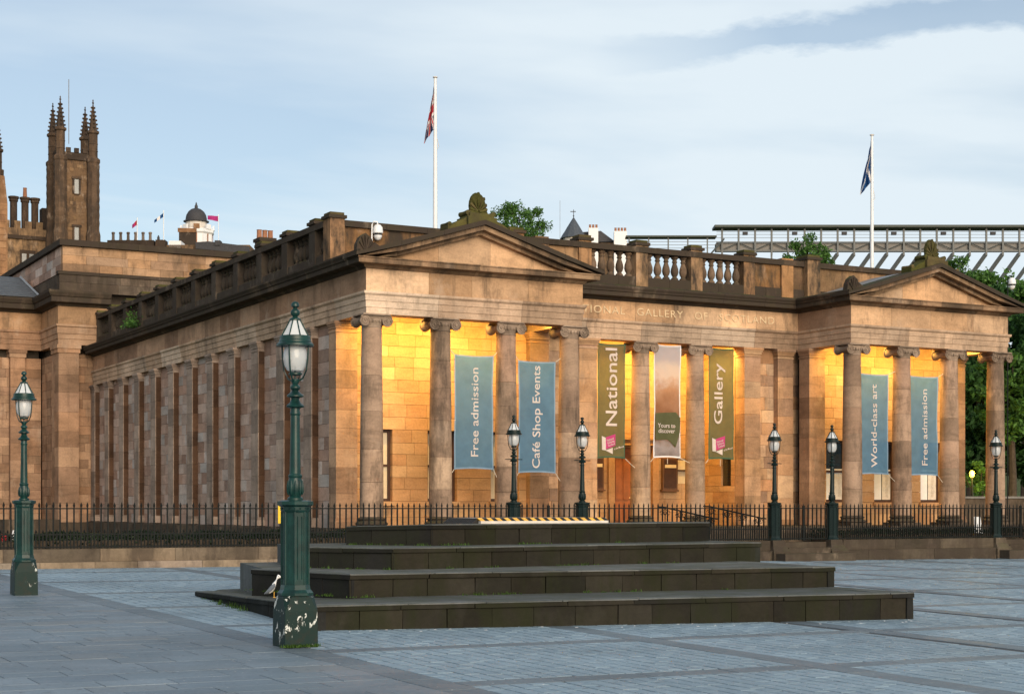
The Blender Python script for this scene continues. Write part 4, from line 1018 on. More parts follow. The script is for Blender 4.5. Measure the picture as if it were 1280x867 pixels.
MB().lathe([(.06, .42), (.06, .8), (.03, .95), (.02, 1.0)], 8, (-13.3, 3.2, 0)).build('body', M['white'], o); MB().lathe([(.062, .6), (.062, .7)], 8, (-13.3, 3.2, 0)).build('band', M['red'], o); MB().box(-13.62, -13.5, 3.1, 3.25, .42, .9).build('stake', M['red'], o)
# dome camera on the parapet and the globe camera at the right
def cctv(x, y, z, label, arm):
    t = thing('dome_camera', (x, y, z), label, 'camera')
    MB().lathe([(.02, .52), (.09, .50), (.15, .42), (.165, .30), (.165, .24), (.14, .22)], 14, (x, y, z)).build('housing', M['white'], t, smooth=True)
    MB().lathe([(.135, .22), (.13, .14), (.09, .06), (.01, .03)], 14, (x, y, z)).build('dome', M['glassdk'], t, smooth=True)
    MB().lathe([(.137, .16), (.13, .12), (.09, .04), (.01, .0)], 14, (x, y, z)).build('rim', M['white'], t, smooth=True)
    MB().tube([(x, y, z+.50), (x-.03, y, z+.60), (x-.14, y+.03, z+.60), (x-.18, y+.06, z+.5), (x-.18, y+.08, z-.2 if arm < 1 else z-arm)], .025, 5).build('bracket', M['white'] if arm < 1 else IR, t)
cctv(-.97, 7.42, 10.22, 'white dome camera on the parapet behind the left pediment', 0)
px_ = ahead(1265, 362, 70); cctv(px_[0], px_[1], px_[2], 'white dome camera on a tall pole at the right edge', 10.5)
# gull on the lowest step
gx, gy, gz_ = -13.215, -16.39, .172
gb = MB(); pr = []
gull = thing('gull', (gx, gy, gz_), 'white and grey gull standing on the lowest step beside the nearest lamp post', 'gull', local=True)
gull.rotation_euler = (0, 0, R(-20)); gull.scale = (.78,)*3
body_path = [(-.19, .075, .010), (-.15, .10, .03), (-.085, .145, .066), (-.025, .20, .088), (.025, .26, .08), (.05, .32, .056), (.06, .37, .043), (.07, .405, .046), (.09, .425, .046), (.115, .428, .035), (.14, .42, .017), (.185, .41, .011), (.20, .402, .004)]
rs = []
for x, z, r in body_path:
    rs.append([(x, r*.85*math.cos(a), z+r*math.sin(a)) for a in [i*math.pi/6 for i in range(12)]])
q = MB(); q.rings(rs); n_ = len(body_path)
for f in q.f:
    xs_ = [q.v[i][0] for i in f]; zs_ = [q.v[i][2] for i in f]; mx = sum(xs_)/len(xs_); mz = sum(zs_)/len(zs_)
    q.m.append(2 if mx > .14 else (1 if (mx < 0 and mz > .17+(mx+.02)*1.0 and mx > -.12) else (3 if mx < -.12 else 0)))
M['gullgrey'] = plain('gull grey', (.12,.14,.165), .7, .3, .1); M['gullwhite'] = plain('gull white', (.78,.78,.77), .7, .3, .05)
q.build('body', [M['gullwhite'], M['gullgrey'], M['yellow'], M['hazk']], gull, smooth=True)
for s_ in (-1, 1):
    MB().rings([[(.02, s_*.06, .30), (.035, s_*.085, .25), (.02, s_*.085, .20)], [(-.06, s_*.075, .235), (-.045, s_*.098, .18), (-.055, s_*.08, .13)], [(-.18, s_*.03, .10), (-.19, s_*.035, .085), (-.19, s_*.02, .07)]]).build('wing', M['gullgrey'], gull, smooth=True)
    MB().tube([(.01, s_*.03, .12), (.01, s_*.035, .0)], .007, 5).build('leg', M['hazy'], gull)
    MB().rings([[(-.01, s_*.02, .004), (-.01, s_*.05, .004), (.06, s_*.06, .002), (.06, s_*.01, .002)], [(-.01, s_*.02, .01), (-.01, s_*.05, .01), (.06, s_*.06, .006), (.06, s_*.01, .006)]]).build('foot', M['hazy'], gull)
    MB().lathe([(.002, -.004), (.008, 0), (.002, .004)], 6, (.10, s_*.042, .437), 'y').build('eye', M['hazk'], gull)

# ================================================================== flags
def flagpole(x, y, z0, z1, r, label, mat=None):
    t = thing('flagpole', (x, y, z0), label, 'flagpole')
    MB().lathe([(r*1.3, z0), (r*1.15, (z0+z1)/2), (r*.8, z1)], 10, (x, y, 0)).build('pole', mat or M['white'], t, smooth=True)
    MB().lathe([(.01, z1), (.09, z1+.02), (.09, z1+.05), (.02, z1+.07)], 10, (x, y, 0)).build('truck', M['offwhite'], t)
    MB().tube([(x+.06, y-.02, z1-2.2), (x+.14, y-.02, z1-2.5), (x+.08, y-.02, z1-2.6)], .012, 4).build('cleat_rope', M['rope'], t)
    return t
def limp_flag(x, y, zt, H, W, label, colour, mats):
    """cloth drooping from its hoist at the pole; fly folds fall to the left"""
    q = MB(); nu, nv = 30, 40
    for j in range(nv+1):
        v = j/nv
        for i in range(nu+1):
            u = i/nu
            fold = .11*math.sin(u*13+v*2)*(.3+u)
            lx = -(u*(.10+.42*v*(1-.25*v)))*W*.85-.03+fold*.45
            zz_ = zt-v*H*(.72+.28*(1-u*.0))-u*H*.42*(1-.25*v)
            q.v.append((x+lx*R2[0], y+lx*R2[1]+fold, zz_))
    for j in range(nv):
        for i in range(nu):
            a = j*(nu+1)+i; q.f.append((a, a+1, a+nu+2, a+nu+1)); q.m.append(colour((i+.5)/nu, (j+.5)/nv))
    me = q.mesh('flag', mats, True); o = bpy.data.objects.new('flag', me); link(o); tag(o, label, 'flag', 'large flags on the gallery roof')
def union(u, v):
    if abs(v-.5) < .10 or abs(u-.5) < .06: return 1
    if abs(v-.5) < .17 or abs(u-.5) < .10: return 2
    d = min(abs(v-u), abs(v-(1-u)))
    return 1 if d < .04 else (2 if d < .08 else 0)
def saltire(u, v): return 1 if min(abs(v-u), abs(v-(1-u))) < .075 else 0
p = ahead(544, 98, 60); flagpole(p[0], p[1], 9.42, p[2], .07, 'tall white flagpole rising behind the left pediment')
limp_flag(p[0], p[1], p[2]-.1, 1.75, 1.1, 'red white and blue union flag hanging limp on the left pole', union, [M['navy'], M['redc'], M['cloth']])
p = ahead(1090, 170, 66); flagpole(p[0], p[1], 9.42, p[2], .06, 'thin white flagpole rising behind the right pediment')
limp_flag(p[0], p[1], p[2]-.1, 1.75, 1.25, 'blue and white saltire flag hanging limp on the right pole', saltire, [M['blue'], M['cloth']])

# ================================================================== hill and old town behind
mb = MB(); hx = [-60, 0, 60, 120, 200, 320]; hv = [(62, .4), (90, 6), (130, 20), (165, 27), (260, 31), (420, 20)]
for i, x in enumerate(hx):
    for j, (y, z) in enumerate(hv): mb.v.append((x+y*.15, y-x*.12*0, z*(1-.12*math.sin(i*1.7))))
for i in range(len(hx)-1):
    for j in range(len(hv)-1):
        a = i*len(hv)+j; mb.f.append((a, a+len(hv), a+len(hv)+1, a+1))
o = mb.build('hill', M['lawn']); o['kind'] = 'structure'
def gothic_tower(x, y, dz, label):
    """square tower with four octagonal corner turrets, battlements and crocketed pinnacles"""
    t = thing('gothic_tower', (x, y, 20), label, 'tower', 'twin gothic towers', local=True)
    h = 2.2; zb = 49.0-20+dz
    def V(m, nm, mat, **k): return m.build(nm, mat, t, **k)
    V(MB().box(-h+.15, h-.15, -h+.15, h-.15, 0, zb), 'wall', M['oldtown'])
    V(MB().box(-h-.1, h+.1, -h-.1, h+.1, zb-.45, zb-.1).box(-h, h, -h, h, zb-.1, zb+.55), 'cornice', M['oldtrim'])
    for sx in (-1, 1):
        for sy in (-1, 1):
            cx, cy = sx*h, sy*h; c = MB()
            c.lathe([(1.25, 0), (1.25, 9), (1.0, 9.6), (1.0, 18.5), (.85, 19.2), *[(.85+(.05 if k_ % 2 else 0), 19.6+k_*.55) for k_ in range(16)], (.85, zb-.8), (.95, zb-.6), (.95, zb-.2), (.62, zb+.1), (.62, zb+.8), (.68, zb+.9), (.62, zb+1.0), (.62, zb+1.8), (.68, zb+1.9), (.62, zb+2.0), (.62, zb+3.2), (.82, zb+3.35), (.82, zb+3.65), (.55, zb+3.8)], 8, (cx, cy, 0), ph=math.pi/8)
            tu = V(c, 'corner_turret', M['oldtrim'])
            c = MB().lathe([(.56, zb+3.8), (.06, zb+7.4), (.02, zb+7.5)], 8, (cx, cy, 0)); 
            c.lathe([(.03, zb+7.3), (.16, zb+7.5), (.05, zb+7.65), (.10, zb+7.8), (.01, zb+8)], 6, (cx, cy, 0))
            for k in range(6):
                zz_ = zb+4.1+k*.55; rr = .56*(1-(zz_-zb-3.8)/3.7)
                for a in range(4):
                    an = a*math.pi/2+math.pi/4*0; c.lathe([(.02, -.16), (.15, -.03), (.12, .08), (.02, .15)], 5, (cx+(rr+.1)*math.cos(an), cy+(rr+.1)*math.sin(an), zz_))
            c.build('pinnacle', M['oldtrim'], tu)
    for i in range(3):
        for (ax, ay) in ((-1.1+1.1*i, -h+.1), (-1.1+1.1*i, h-.1)): piece_local('merlon', ax-.3, ax+.3, ay-.2, ay+.2, zb+.55, zb+1.15, M['oldtrim'], t)
        for (ax, ay) in ((-h+.1, -1.1+1.1*i), (h-.1, -1.1+1.1*i)): piece_local('merlon', ax-.2, ax+.2, ay-.3, ay+.3, zb+.55, zb+1.15, M['oldtrim'], t)
    for zz_ in (zb-5.0, zb-11.5):
        w = MB().box(-.55, -.3, -h-.02, -h+.2, zz_, zz_+2).box(.3, .55, -h-.02, -h+.2, zz_, zz_+2).box(-.65, .65, -h-.1, -h+.2, zz_+2, zz_+2.3).box(-.3, .3, -h-.02, -h+.2, zz_-.15, zz_).build('window', M['oldtrim'], t)
        MB().box(-.3, .3, -h+.08, -h+.12, zz_, zz_+2).build('pane', M['greyglass'], w)
        w = MB().box(-h-.05, -h+.2, -.55, -.35, zz_-.2, zz_+2).box(-h-.05, -h+.2, .35, .55, zz_-.2, zz_+2).box(-h-.1, -h+.2, -.6, .6, zz_+2, zz_+2.3).build('window', M['oldtrim'], t)
        MB().box(-h+.05, -h+.12, -.35, .35, zz_, zz_+2).build('pane', M['greyglass'], w)
    rr_ = random.Random(5)
    for k in range(90):
        a = rr_.uniform(-1.3, 1.1); zz_ = rr_.randrange(0, 56)*.5
        if abs(a+.25) < .85 and any(zb-12 < zz_ < zb-9 or zb-6 < zz_ < zb-2 for _ in (0,)): continue
        piece_local('facing_stone', a, a+rr_.uniform(.4, .8), -h+.10, -h+.3, zz_+.02, zz_+.46, M['oldtown'], t)
    return t
def piece_local(name, x0, x1, y0, y1, z0, z1, mat, parent): return piece(name, x0, x1, y0, y1, z0, z1, mat, parent)
p = ahead(91, 634, 222)
gothic_tower(p[0], p[1], 0, 'sooty gothic tower with four crocketed pinnacles above the gallery wing')
p2 = ahead(-28, 634, 224); gothic_tower(p2[0], p2[1], -2.0, 'second gothic tower cut off by the left edge')
fp = MB().tube([(0, 0, 0), (0, 0, 13)], .05, 5).mesh('aerial_pole', M['deck'])
pa = ahead(86, 180, 223); o = shared('aerial_pole', fp, pa, None); o.scale.z = .68; tag(o, 'thin pale pole rising from the roof of the gothic tower', 'pole')
# hall between the towers
pc = ahead(34, 634, 226); hall = thing('college_hall', (pc[0], pc[1], 20), 'low battlemented stone hall with tall chimneys between the gothic towers', 'building', local=True)
MB().box(-4, 3.5, -.5, 5, 0, 19.2).build('wall', M['oldtown'], hall); MB().box(-4.1, 3.6, -.8, 5, 18.7, 19.2).build('string_course', M['oldtrim'], hall)
MB().box(-4, 3.5, -.6, 5, 19.2, 20.2).build('parapet', M['oldtown'], hall)
for i in range(5): piece('merlon', -3.4+i*1.5, -2.5+i*1.5, -.6, -.2, 20.2, 21.2, M['oldtown'], hall)
for x in (-1.55, 0, 1.35):
    c = MB().lathe([(.62, 19.5), (.62, 20.2), (.5, 20.4), (.5, 24.1), (.62, 24.2), (.62, 24.5), (.75, 24.6), (.75, 24.85), (.5, 24.9)], 8, (x, 1.5, 0)).build('chimney', M['oldtrim'], hall)
    if x == 0: MB().lathe([(.3, 24.9), (.25, 26), (.28, 26.2)], 8, (x, 1.5, 0)).build('chimney_pot', M['terra'], c)
MB().box(2.2, 3.4, .8, 2.5, 19.2, 23.5).build('stair_head', M['oldtrim'], hall)
w = MB().box(-1.1, 1.0, -.62, -.5, 14.2, 17.2).build('window', M['oldtrim'], hall)
for x in (-.55, .45): MB().box(x-.3, x+.3, -.66, -.6, 14.4, 16.7).build('pane', M['greyglass'], w)
pw = ahead(-2, 634, 150); o = thing('orange_gable', (pw[0], pw[1], 15), 'orange stone wall at the left edge below the gothic tower', 'building', local=True)
MB().box(-3, .62, -1, 3, 0, 14.5).prism([(-3, 14.5), (.62, 14.5), (.35, 17), (-3, 17)], 'y', -1, 3).build('wall', M['warmwall'], o)
rr_ = random.Random(2)
for k in range(30): piece('facing_stone', -.6+(k % 2)*.5, -.12+(k % 2)*.62, -1.05, -.9, 5+(k//2)*.6, 5.55+(k//2)*.6, M['warmwall'], o)
# tenement with chimney pots and the domed look-out tower
pt = ahead(165, 634, 240); ten = thing('tenement_roofs', (pt[0], pt[1], 25), 'dark tenement roofline with a row of six chimney pots', 'building', local=True)
ten.rotation_euler = (0, 0, R(-28.4))
def S(px, py): return ((px-165)*240/2034, (634-py)*240/2034+1.6-25)
MB().box(S(136, 0)[0], S(312, 0)[0], 0, 6, 0, S(0, 306)[1]).build('wall', M['oldtown'], ten)
MB().prism([(S(246, 0)[0], S(0, 312)[1]), (S(246, 0)[0], S(0, 304)[1]), (S(262, 0)[0], S(0, 303)[1]), (S(312, 0)[0], S(0, 309)[1]), (S(312, 0)[0], S(0, 318)[1])], 'y', -1, 5).build('roof', M['roofdk'], ten)
MB().box(S(136, 0)[0], S(194, 0)[0], -1, 1, S(0, 310)[1], S(0, 301.5)[1]).build('chimney_stack', M['oldtrim'], ten)
for px in (141.5, 150.8, 160.2, 169.5, 178.8, 187.8):
    x, z = S(px, 302); MB().lathe([(.36, z-.2), (.34, z+.2), (.22, z+.3), (.2, z+1.1), (.26, z+1.15), (.26, z+1.35), (.2, z+1.4)], 8, (x, 0, 0)).build('chimney_pot', M['chim'], ten)
MB().box(S(196, 0)[0], S(208, 0)[0], -1, 1, S(0, 312)[1], S(0, 301)[1]).build('chimney_stack', M['oldtrim'], ten)
MB().lathe([(.2, S(0, 301)[1]), (.2, S(0, 297)[1]), (.05, S(0, 294)[1])], 6, (S(198, 0)[0], 0, 0)).build('finial', M['roofdk'], ten)
MB().box(S(211, 0)[0], S(226, 0)[0], 0, 3, S(0, 312)[1], S(0, 301)[1]).build('attic', M['white'], ten)
MB().box(S(270, 0)[0], S(277, 0)[0], -1.2, .5, S(0, 308)[1], S(0, 302)[1]).build('chimney_stack', M['roofdk'], ten)
po = ahead(244, 634, 300); ob = thing('lookout_tower', (po[0], po[1], 30), 'white castellated look-out tower with a black dome', 'tower', local=True); ob.rotation_euler = (0, 0, R(-21))
def T(px, py): return ((px-244)*300/2034, (634-py)*300/2034+1.6-30)
k3 = .1475
MB().box(-2.8, .3, -2.2, 1.5, T(0, 330)[1], T(0, 293)[1]).build('wall', M['oldtrim'], ob)
ow = MB().lathe([(2.9, T(0, 330)[1]), (2.9, T(0, 293)[1]), (3.2, T(0, 291)[1]), (3.2, T(0, 287)[1]), (2.6, T(0, 287)[1])], 8, (.35, .8, 0), ph=.4).build('octagon', M['white'], ob)
for i in range(8):
    a = .4+math.pi/8+i*math.pi/4; m2 = MB().box(-.55, .55, -.15, .15, 0, .85).build('merlon', M['white'] if i != 5 else M['warmwall'], ob)
    m2.location = (.35+2.95*math.cos(a), .8+2.95*math.sin(a), T(0, 287.5)[1]); m2.rotation_euler = (0, 0, a+math.pi/2)
for i in range(16):
    a = .4+i*math.pi/8; m2 = MB().box(-.09, .09, -.05, .05, 0, 4).build('corbel_strip', M['terra'], ob)
    m2.location = (.35+2.82*math.cos(a), .8+2.82*math.sin(a), T(0, 320)[1]); m2.rotation_euler = (0, 0, a+math.pi/2)
MB().box(-3, .4, -2.35, -2.15, T(0, 293)[1], T(0, 288)[1]).build('parapet', M['warmwall'], ob)
MB().lathe([(1.95, T(0, 288)[1]), (1.95, T(0, 277.5)[1])], 12, (.15, .5, 0)).build('drum', M['offwhite'], ob)
dz = T(0, 277)[1]
MB().lathe([(2.35, dz), (2.35, dz+.15), (1.95, dz+.25), (1.95, dz+.6), (1.8, dz+1.3), (1.45, dz+1.9), (.9, dz+2.35), (.35, dz+2.55), (.3, dz+2.6), (.3, dz+3.0), (.2, dz+3.1), (.12, dz+3.5), (.02, dz+3.7)], 18, (.15, .5, 0)).build('dome', M['roofdk'], ob, smooth=True)
def small_flag(px, py0, py1, d, fx, fz, mats, label, W=1.3, H=.75, drop=0.0):
    a = ahead(px, py0, d); b = ahead(px, py1, d)
    t = thing('small_flag', a, label, 'flag', 'small flags over the old town', local=True)
    MB().tube([(0, 0, 0), (0, 0, b[2]-a[2])], .06, 5).build('pole', M['white'], t)
    q = MB(); n = 8
    for i in range(n+1):
        u = i/n; z = fz+a[2]*0-(drop*u)
        for v in (0, 1): q.v.append((fx*u*W*R2[0], fx*u*W*R2[1]+.12*math.sin(u*7), (b[2]-a[2])+z-v*H*(1-.25*u)))
    for i in range(n): q.f.append((2*i, 2*i+2, 2*i+3, 2*i+1))
    q.m = [0 if (i*len(mats)//n) == 0 else (i*len(mats)//n) for i in range(n)]
    q.build('cloth', mats, t)
small_flag(171.5, 300, 272, 230, -1, -.3, [M['redc'], M['magenta']], 'small red flag above the chimney pots', .7, .7, .7)
small_flag(204.5, 300, 263, 230, -1, -.35, [M['blue'], M['cloth'], M['blue']], 'small blue and white flag left of the domed tower', 1.3, .55, 1.0)
small_flag(273, 303, 268, 290, -1, -.3, [M['magenta']], 'small purple flag right of the domed tower', 1.9, .95, -.1)
# brick chimney on the gallery roof
p = ahead(331, 300, 76); ch = thing('roof_chimney', (p[0], p[1], 9.42), 'squat orange chimney stack behind the side balustrade', 'chimney')
MB().box(p[0]-.35, p[0]+.35, p[1]-.4, p[1]+.4, 9.42, p[2]-.1).build('stack', M['balu'], ch); MB().box(p[0]-.42, p[0]+.42, p[1]-.45, p[1]+.45, p[2]-.1, p[2]+.05).build('cap', M['corn'], ch)
for i in (-1, 0, 1): MB().lathe([(.13, p[2]+.05), (.12, p[2]+.42), (.14, p[2]+.45)], 8, (p[0]+i*.27, p[1], 0)).build('chimney_pot', M['terra'], ch)
# turreted house with white chimneys
ph = ahead(717, 634, 250); th = thing('turreted_house', (ph[0], ph[1], 25), 'dark roofed house with a slate cone turret and white chimneys', 'house', local=True); th.rotation_euler = (0, 0, R(-28.4))
def U(px, py): return ((px-717)*250/2034, (634-py)*250/2034+1.6-25)
MB().lathe([(1.6, 5), (1.6, U(0, 297)[1])], 10).build('turret', M['offwhite'], th)
MB().lathe([(2.0, U(0, 298)[1]), (1.0, U(0, 284)[1]), (.08, U(0, 272)[1])], 12).build('cone_roof', M['slate'], th)
MB().tube([(0, 0, U(0, 272)[1]), (0, 0, U(0, 262)[1])], .05, 5).lathe([(.02, -.15), (.14, 0), (.02, .15)], 6, (0, 0, U(0, 270)[1])).box(-.5, .35, -.02, .02, U(0, 265)[1], U(0, 264)[1]).build('weathervane', M['roofdk'], th)
MB().box(U(698, 0)[0], U(788, 0)[0], 2, 8, 0, U(0, 301)[1]).build('wall', M['oldtown'], th)
MB().prism([(U(698, 0)[0], U(0, 300)[1]), (U(705, 0)[0], U(0, 288)[1]), (U(730, 0)[0], U(0, 287)[1]), (U(752, 0)[0], U(0, 285.5)[1]), (U(770, 0)[0], U(0, 299)[1])], 'y', 2.2, 8).build('roof', M['roofdk'], th)
for a, b, tp in ((736, 748, 284), (768, 784, 288)):
    c = MB().box(U(a, 0)[0], U(b, 0)[0], .5, 2, 12, U(0, tp)[1]).build('chimney', M['white'], th); n = 3 if b-a < 13 else 4
    for i in range(n): MB().lathe([(.2, U(0, tp)[1]), (.17, U(0, tp-4.2)[1]), (.2, U(0, tp-4.8)[1])], 7, (U(a, 0)[0]+(b-a)*.123*(i+.5)/n, 1.2, 0)).build('chimney_pot', M['terra'], c)
o = shared('aerial_pole', fp, ahead(700, 300, 240), None); o.scale = (.5, .5, .45); tag(o, 'thin grey aerial mast left of the slate cone turret', 'pole')
# ================================================================== the temporary grandstand on the hill
k2 = 200/2034
gs0 = ahead(895, 634, 200); gs = thing('grandstand', (gs0[0], gs0[1], 25), 'grey steel scaffold grandstand along the hilltop at right', 'grandstand', local=True); gs.rotation_euler = (0, 0, R(-28.4))
def Q(px, py): return ((px-895)*k2, (634-py)*k2+1.6-25)
ST = M['steel']; X1 = Q(1500, 0)[0]
MB().box(Q(892, 0)[0], X1, -1.2, 1.5, Q(0, 286)[1], Q(0, 283)[1]).build('roof', M['standroof'], gs)
MB().box(0, X1, -.2, 1.2, Q(0, 313.5)[1], Q(0, 304)[1]).build('deck', M['deck'], gs)
MB().box(0, X1, -.45, -.25, Q(0, 304)[1], Q(0, 302.6)[1]).box(0, X1, -.45, -.25, Q(0, 315)[1], Q(0, 313)[1]).build('beam', ST, gs)
for py in (290.5, 294, 298): MB().box(0, X1, -.42, -.38, Q(0, py)[1], Q(0, py)[1]+.05).build('guard_rail', ST, gs)
i = 0; px = 902.0
while px < 1498:
    x = Q(px, 0)[0]
    MB().box(x-.11, x+.11, -.55, -.33, Q(0, 320)[1], Q(0, 285)[1]).build('post', ST, gs)
    if i % 1 == 0 and i: MB().tube([(x, -.44, Q(0, 304)[1]), (x-2.0, -.44, Q(0, 313)[1])] if i % 2 else [(x-2.0, -.44, Q(0, 304)[1]), (x, -.44, Q(0, 313)[1])], .06, 4).build('brace', ST, gs)
    if px > 1030:
        L = 15+(px-1030)*.16
        MB().tube([(x, -.3, Q(0, 318)[1]), (x-L*.72*k2, -.3, Q(0, 318+L)[1])], .26, 4).build('strut', ST, gs)
    else: MB().box(x-.1, x+.1, -.5, -.3, Q(0, 345)[1], Q(0, 320)[1]).build('leg', ST, gs)
    if i % 3 in (1,): MB().box(x+.5, x+1.1, -.7, -.3, Q(0, 294.5)[1], Q(0, 290.5)[1]).build('stand_floodlight', M['roofdk'], gs)  # small dark floodlight boxes on some posts, unlit
    i += 1; px += 20.6
X0 = Q(782, 0)[0]
MB().box(X0, 0, -.8, 1, Q(0, 297.5)[1], Q(0, 295.5)[1]).build('lower_roof', M['standroof'], gs)
for j in range(5):
    x = X0+.4+j*2.4; MB().box(x-.08, x+.08, -.5, -.35, Q(0, 325)[1], Q(0, 296)[1]).build('post', ST, gs)
for py in (303, 307, 311): MB().box(X0, 0, -.42, -.38, Q(0, py)[1], Q(0, py)[1]+.05).build('guard_rail', ST, gs)
for dxx in (0, .45): MB().tube([(Q(904, 0)[0]-dxx*0, -.6-dxx, Q(0, 300)[1]), (Q(888, 0)[0], -.6-dxx, Q(0, 318)[1])], .1, 4).build('stair_rail', ST, gs)

# ================================================================== trees
def tree(x, y, z0, zc, rx, rz, nclump, nleaf, size, mat, label, seed, trunk_r=.25):
    rr = random.Random(seed)
    t = thing('tree', (x, y, z0), label, 'tree', 'trees behind the gallery')
    q = MB(); q.tube([(x, y, z0), (x+.05, y, z0+(zc-z0)*.4), (x-.05, y+.05, zc)], [trunk_r, trunk_r*.75, trunk_r*.4], 8)
    clumps = []
    for i in range(nclump):
        while True:
            a = Vector((rr.uniform(-1, 1), rr.uniform(-1, 1), rr.uniform(-1, 1)))
            if .25 < a.length < 1: break
        f_ = rr.uniform(.75, 1.08)
        clumps.append((x+a.x*rx*f_, y+a.y*rx*f_, zc+a.z*rz*f_))
    for c in clumps[:14]: q.tube([(x, y, zc-rz*.5), ((x+c[0])/2+rr.uniform(-.2, .2), (y+c[1])/2, (zc-rz*.3+c[2])/2), c], [trunk_r*.4, trunk_r*.22, .02], 5)
    q.build('trunk', M['bark'], t)
    m = MB()
    for c in clumps:
        cr = rr.uniform(.16, .30)*rx
        for _ in range(nleaf):
            d = Vector((rr.gauss(0, 1), rr.gauss(0, 1), rr.gauss(0, .75))); d = d.normalized()*cr*rr.uniform(.35, 1.05)
            p = Vector(c)+d; a = Vector((rr.gauss(0, 1), rr.gauss(0, 1), rr.gauss(0, 1))).normalized(); b = a.cross(Vector((rr.gauss(0, 1), rr.gauss(0, 1), rr.gauss(0, 1)))).normalized()
            s_ = size*rr.uniform(.6, 1.2)
            m.v += [tuple(p-a*s_), tuple(p-b*s_*.45), tuple(p+a*s_), tuple(p+b*s_*.45)]; n = len(m.v); m.f.append((n-4, n-3, n-2, n-1))
    me = m.mesh('crown', mat); link(bpy.data.objects.new('crown', me), t)
def tree_at(px, pyt, pyb, half, d, nclump, nleaf, size, mat, label, seed, z0=None, tr=.25):
    a = ahead(px, (pyt+pyb)/2, d); rz = (pyb-pyt)/2*d/2034*.93; rx = half*d/2034*.93
    tree(a[0], a[1], z0 if z0 is not None else g(a[0], a[1]), a[2], rx, rz, nclump, nleaf, size, mat, label, seed, tr)
tree_at(652, 250, 320, 39, 140, 50, 130, .14, M['leaf'], 'rounded green tree rising behind the left pediment', 11, 12)
tree_at(1013, 294, 345, 36, 105, 34, 90, .13, M['leaf'], 'pale green bushy treetop behind the parapet left of the right flagpole', 12, 4)
tree_at(1212, 318, 430, 56, 112, 80, 160, .18, M['leaf'], 'green tree right of the right palmette below the grandstand', 13, 2)
tree_at(1232, 345, 640, 62, 86, 120, 190, .18, M['leafd'], 'dark tree seen between the last two columns', 14, .4, .3)
tree_at(1300, 350, 650, 62, 84, 120, 190, .18, M['leafd'], 'dark tree at the right edge beyond the last column', 15, .4, .3)
tree_at(1280, 345, 420, 44, 120, 70, 140, .2, M['leaf'], 'green tree high at the right edge under the grandstand', 16, 2)
tree_at(1265, 430, 560, 46, 78, 80, 150, .16, M['leaf'], 'mid green tree right of the last column above the railing', 17, .4)
for i_, (px_, pt_) in enumerate(((1375, 330), (1450, 345), (1530, 320))): tree_at(px_, pt_, 650, 66, 90+4*i_, 70, 120, .22, M['leafd'], ('dark tree just beyond the right edge', 'second dark tree beyond the right edge', 'farthest dark tree beyond the right edge')[i_], 30+i_, .4, .3)
tree_at(1222, 568, 640, 24, 76.5, 26, 90, .11, M['leaf'], 'small bush lit yellow by the street lamp', 21, .4, .08)
# hedges behind the railings and plants on the cornice
def hedge(x0, x1, y0, y1, z0, z1, n, mat, label, size=.05):
    rr = random.Random(int(x0*7)); m = MB()
    for _ in range(n):
        p = Vector((rr.uniform(x0, x1), rr.uniform(y0, y1), z0+(z1-z0)*rr.random()**.6)); p.z += .05*math.sin(p.x*3)
        a = Vector((rr.gauss(0, 1), rr.gauss(0, 1), rr.gauss(0, 1))).normalized(); b = a.cross(Vector((rr.gauss(0, 1), rr.gauss(0, 1), 1))).normalized(); s_ = size*rr.uniform(.6, 1.3)
        m.v += [tuple(p-a*s_), tuple(p-b*s_*.5), tuple(p+a*s_), tuple(p+b*s_*.5)]; k = len(m.v); m.f.append((k-4, k-3, k-2, k-1))
    t = thing('hedge', ((x0+x1)/2, (y0+y1)/2, z0), label, 'hedge', 'low hedges behind the railings')
    link(bpy.data.objects.new('foliage', m.mesh('foliage', mat)), t)
    MB().box(x0+.1, x1-.1, y0+.1, y1-.1, z0-.1, z0+(z1-z0)*.6).build('branches', M['bark'], t)
hedge(-18, -3.4, 2.6, 3.6, .42, .92, 9000, M['hedge'], 'low dark hedge behind the left railing')
hedge(12.8, 24, 2.0, 2.8, .42, .86, 6000, M['hedge'], 'low dark hedge behind the right railing')
m = MB(); rr = random.Random(4)
for _ in range(260):
    p = Vector((-2.9+rr.gauss(0, .13), 29.9+rr.gauss(0, .35), 9.5+abs(rr.gauss(0, .28)))); a = Vector((rr.gauss(0, 1), rr.gauss(0, 1), rr.gauss(0, 1))).normalized(); b = a.cross(Vector((1, .3, .2))).normalized(); s_ = .08
    m.v += [tuple(p-a*s_), tuple(p-b*s_*.5), tuple(p+a*s_), tuple(p+b*s_*.5)]; k = len(m.v); m.f.append((k-4, k-3, k-2, k-1))
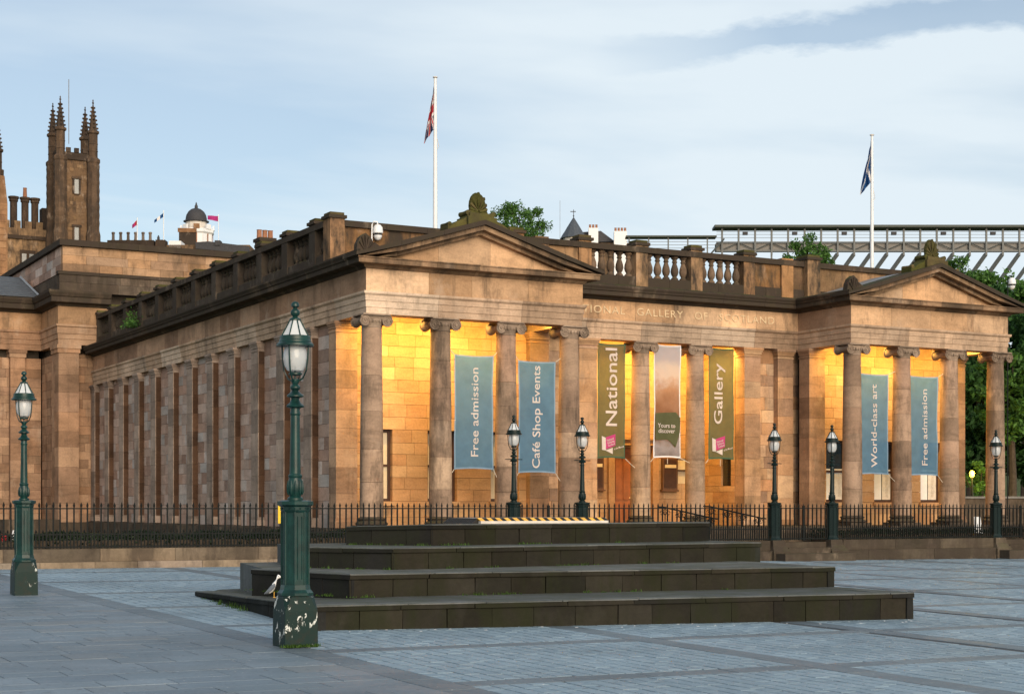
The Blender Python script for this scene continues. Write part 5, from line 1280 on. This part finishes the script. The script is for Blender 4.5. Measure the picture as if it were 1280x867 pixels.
o = thing('wall_plant', (-2.7, 29.9, 9.35), 'small leafy weed growing on the side cornice', 'plant'); link(bpy.data.objects.new('leaves', m.mesh('leaves', M['leaf'])), o)
MB().tube([(-2.72, 29.9, 9.3), (-2.85, 29.9, 9.7)], .02, 4).build('stem', M['bark'], o)
# lit street lamp among the trees and the low wall behind the last column
p = ahead(1215, 592, 74); o = thing('street_lamp', (p[0], p[1], .3), 'lit yellow street lamp glowing among the trees at right', 'lamp post', local=True); hz = p[2]-.3
MB().lathe([(.08, 0), (.05, .5), (.04, hz-.2)], 8).build('pole', M['iron'], o); MB().lathe([(.05, hz-.16), (.11, hz-.08), (.12, hz+.05), (.07, hz+.13), (.02, hz+.16)], 12).build('lantern', M['lampyel'], o, smooth=True)
l = bpy.data.objects.new('glow', bpy.data.lights.new('glow', 'POINT')); COL.objects.link(l); l.parent = o; l.location = (-.1, -.35, hz+.1); l.data.energy = 160; l.data.color = (1, .68, .1); l.data.shadow_soft_size = .15
a, b = ahead(1196, 634, 72), ahead(1290, 634, 72)
o = thing('garden_wall', ((a[0]+b[0])/2, (a[1]+b[1])/2, 0), 'low dark wall with pale coping beyond the last column', 'wall')
dxy = Vector((b[0]-a[0], b[1]-a[1], 0)); nn = dxy.cross(Vector((0, 0, 1))).normalized()*.2
def wq(z0, z1, e): return [[(a[0]-nn.x*e, a[1]-nn.y*e, z) , (b[0]-nn.x*e, b[1]-nn.y*e, z), (b[0]+nn.x*e, b[1]+nn.y*e, z), (a[0]+nn.x*e, a[1]+nn.y*e, z)] for z in (z0, z1)]
MB().rings(wq(0, 2.0, 1)).build('wall', M['plinth'], o); MB().rings(wq(2.0, 2.09, 1.3)).build('coping', M['deck'], o)
p = ahead(1225, 655, 58); o = thing('notice_board', (p[0], p[1], .42), 'small white board standing behind the right railing', 'board', local=True)
MB().rings([[(-.18, 0, 0), (.18, 0, 0), (.18, .05, 0), (-.18, .05, 0)], [(-.14, .12, .85), (.14, .12, .85), (.14, .17, .85), (-.14, .17, .85)]]).build('panel', M['white'], o); MB().tube([(0, .45, 0), (0, .15, .8)], .02, 5).build('prop', M['iron'], o)
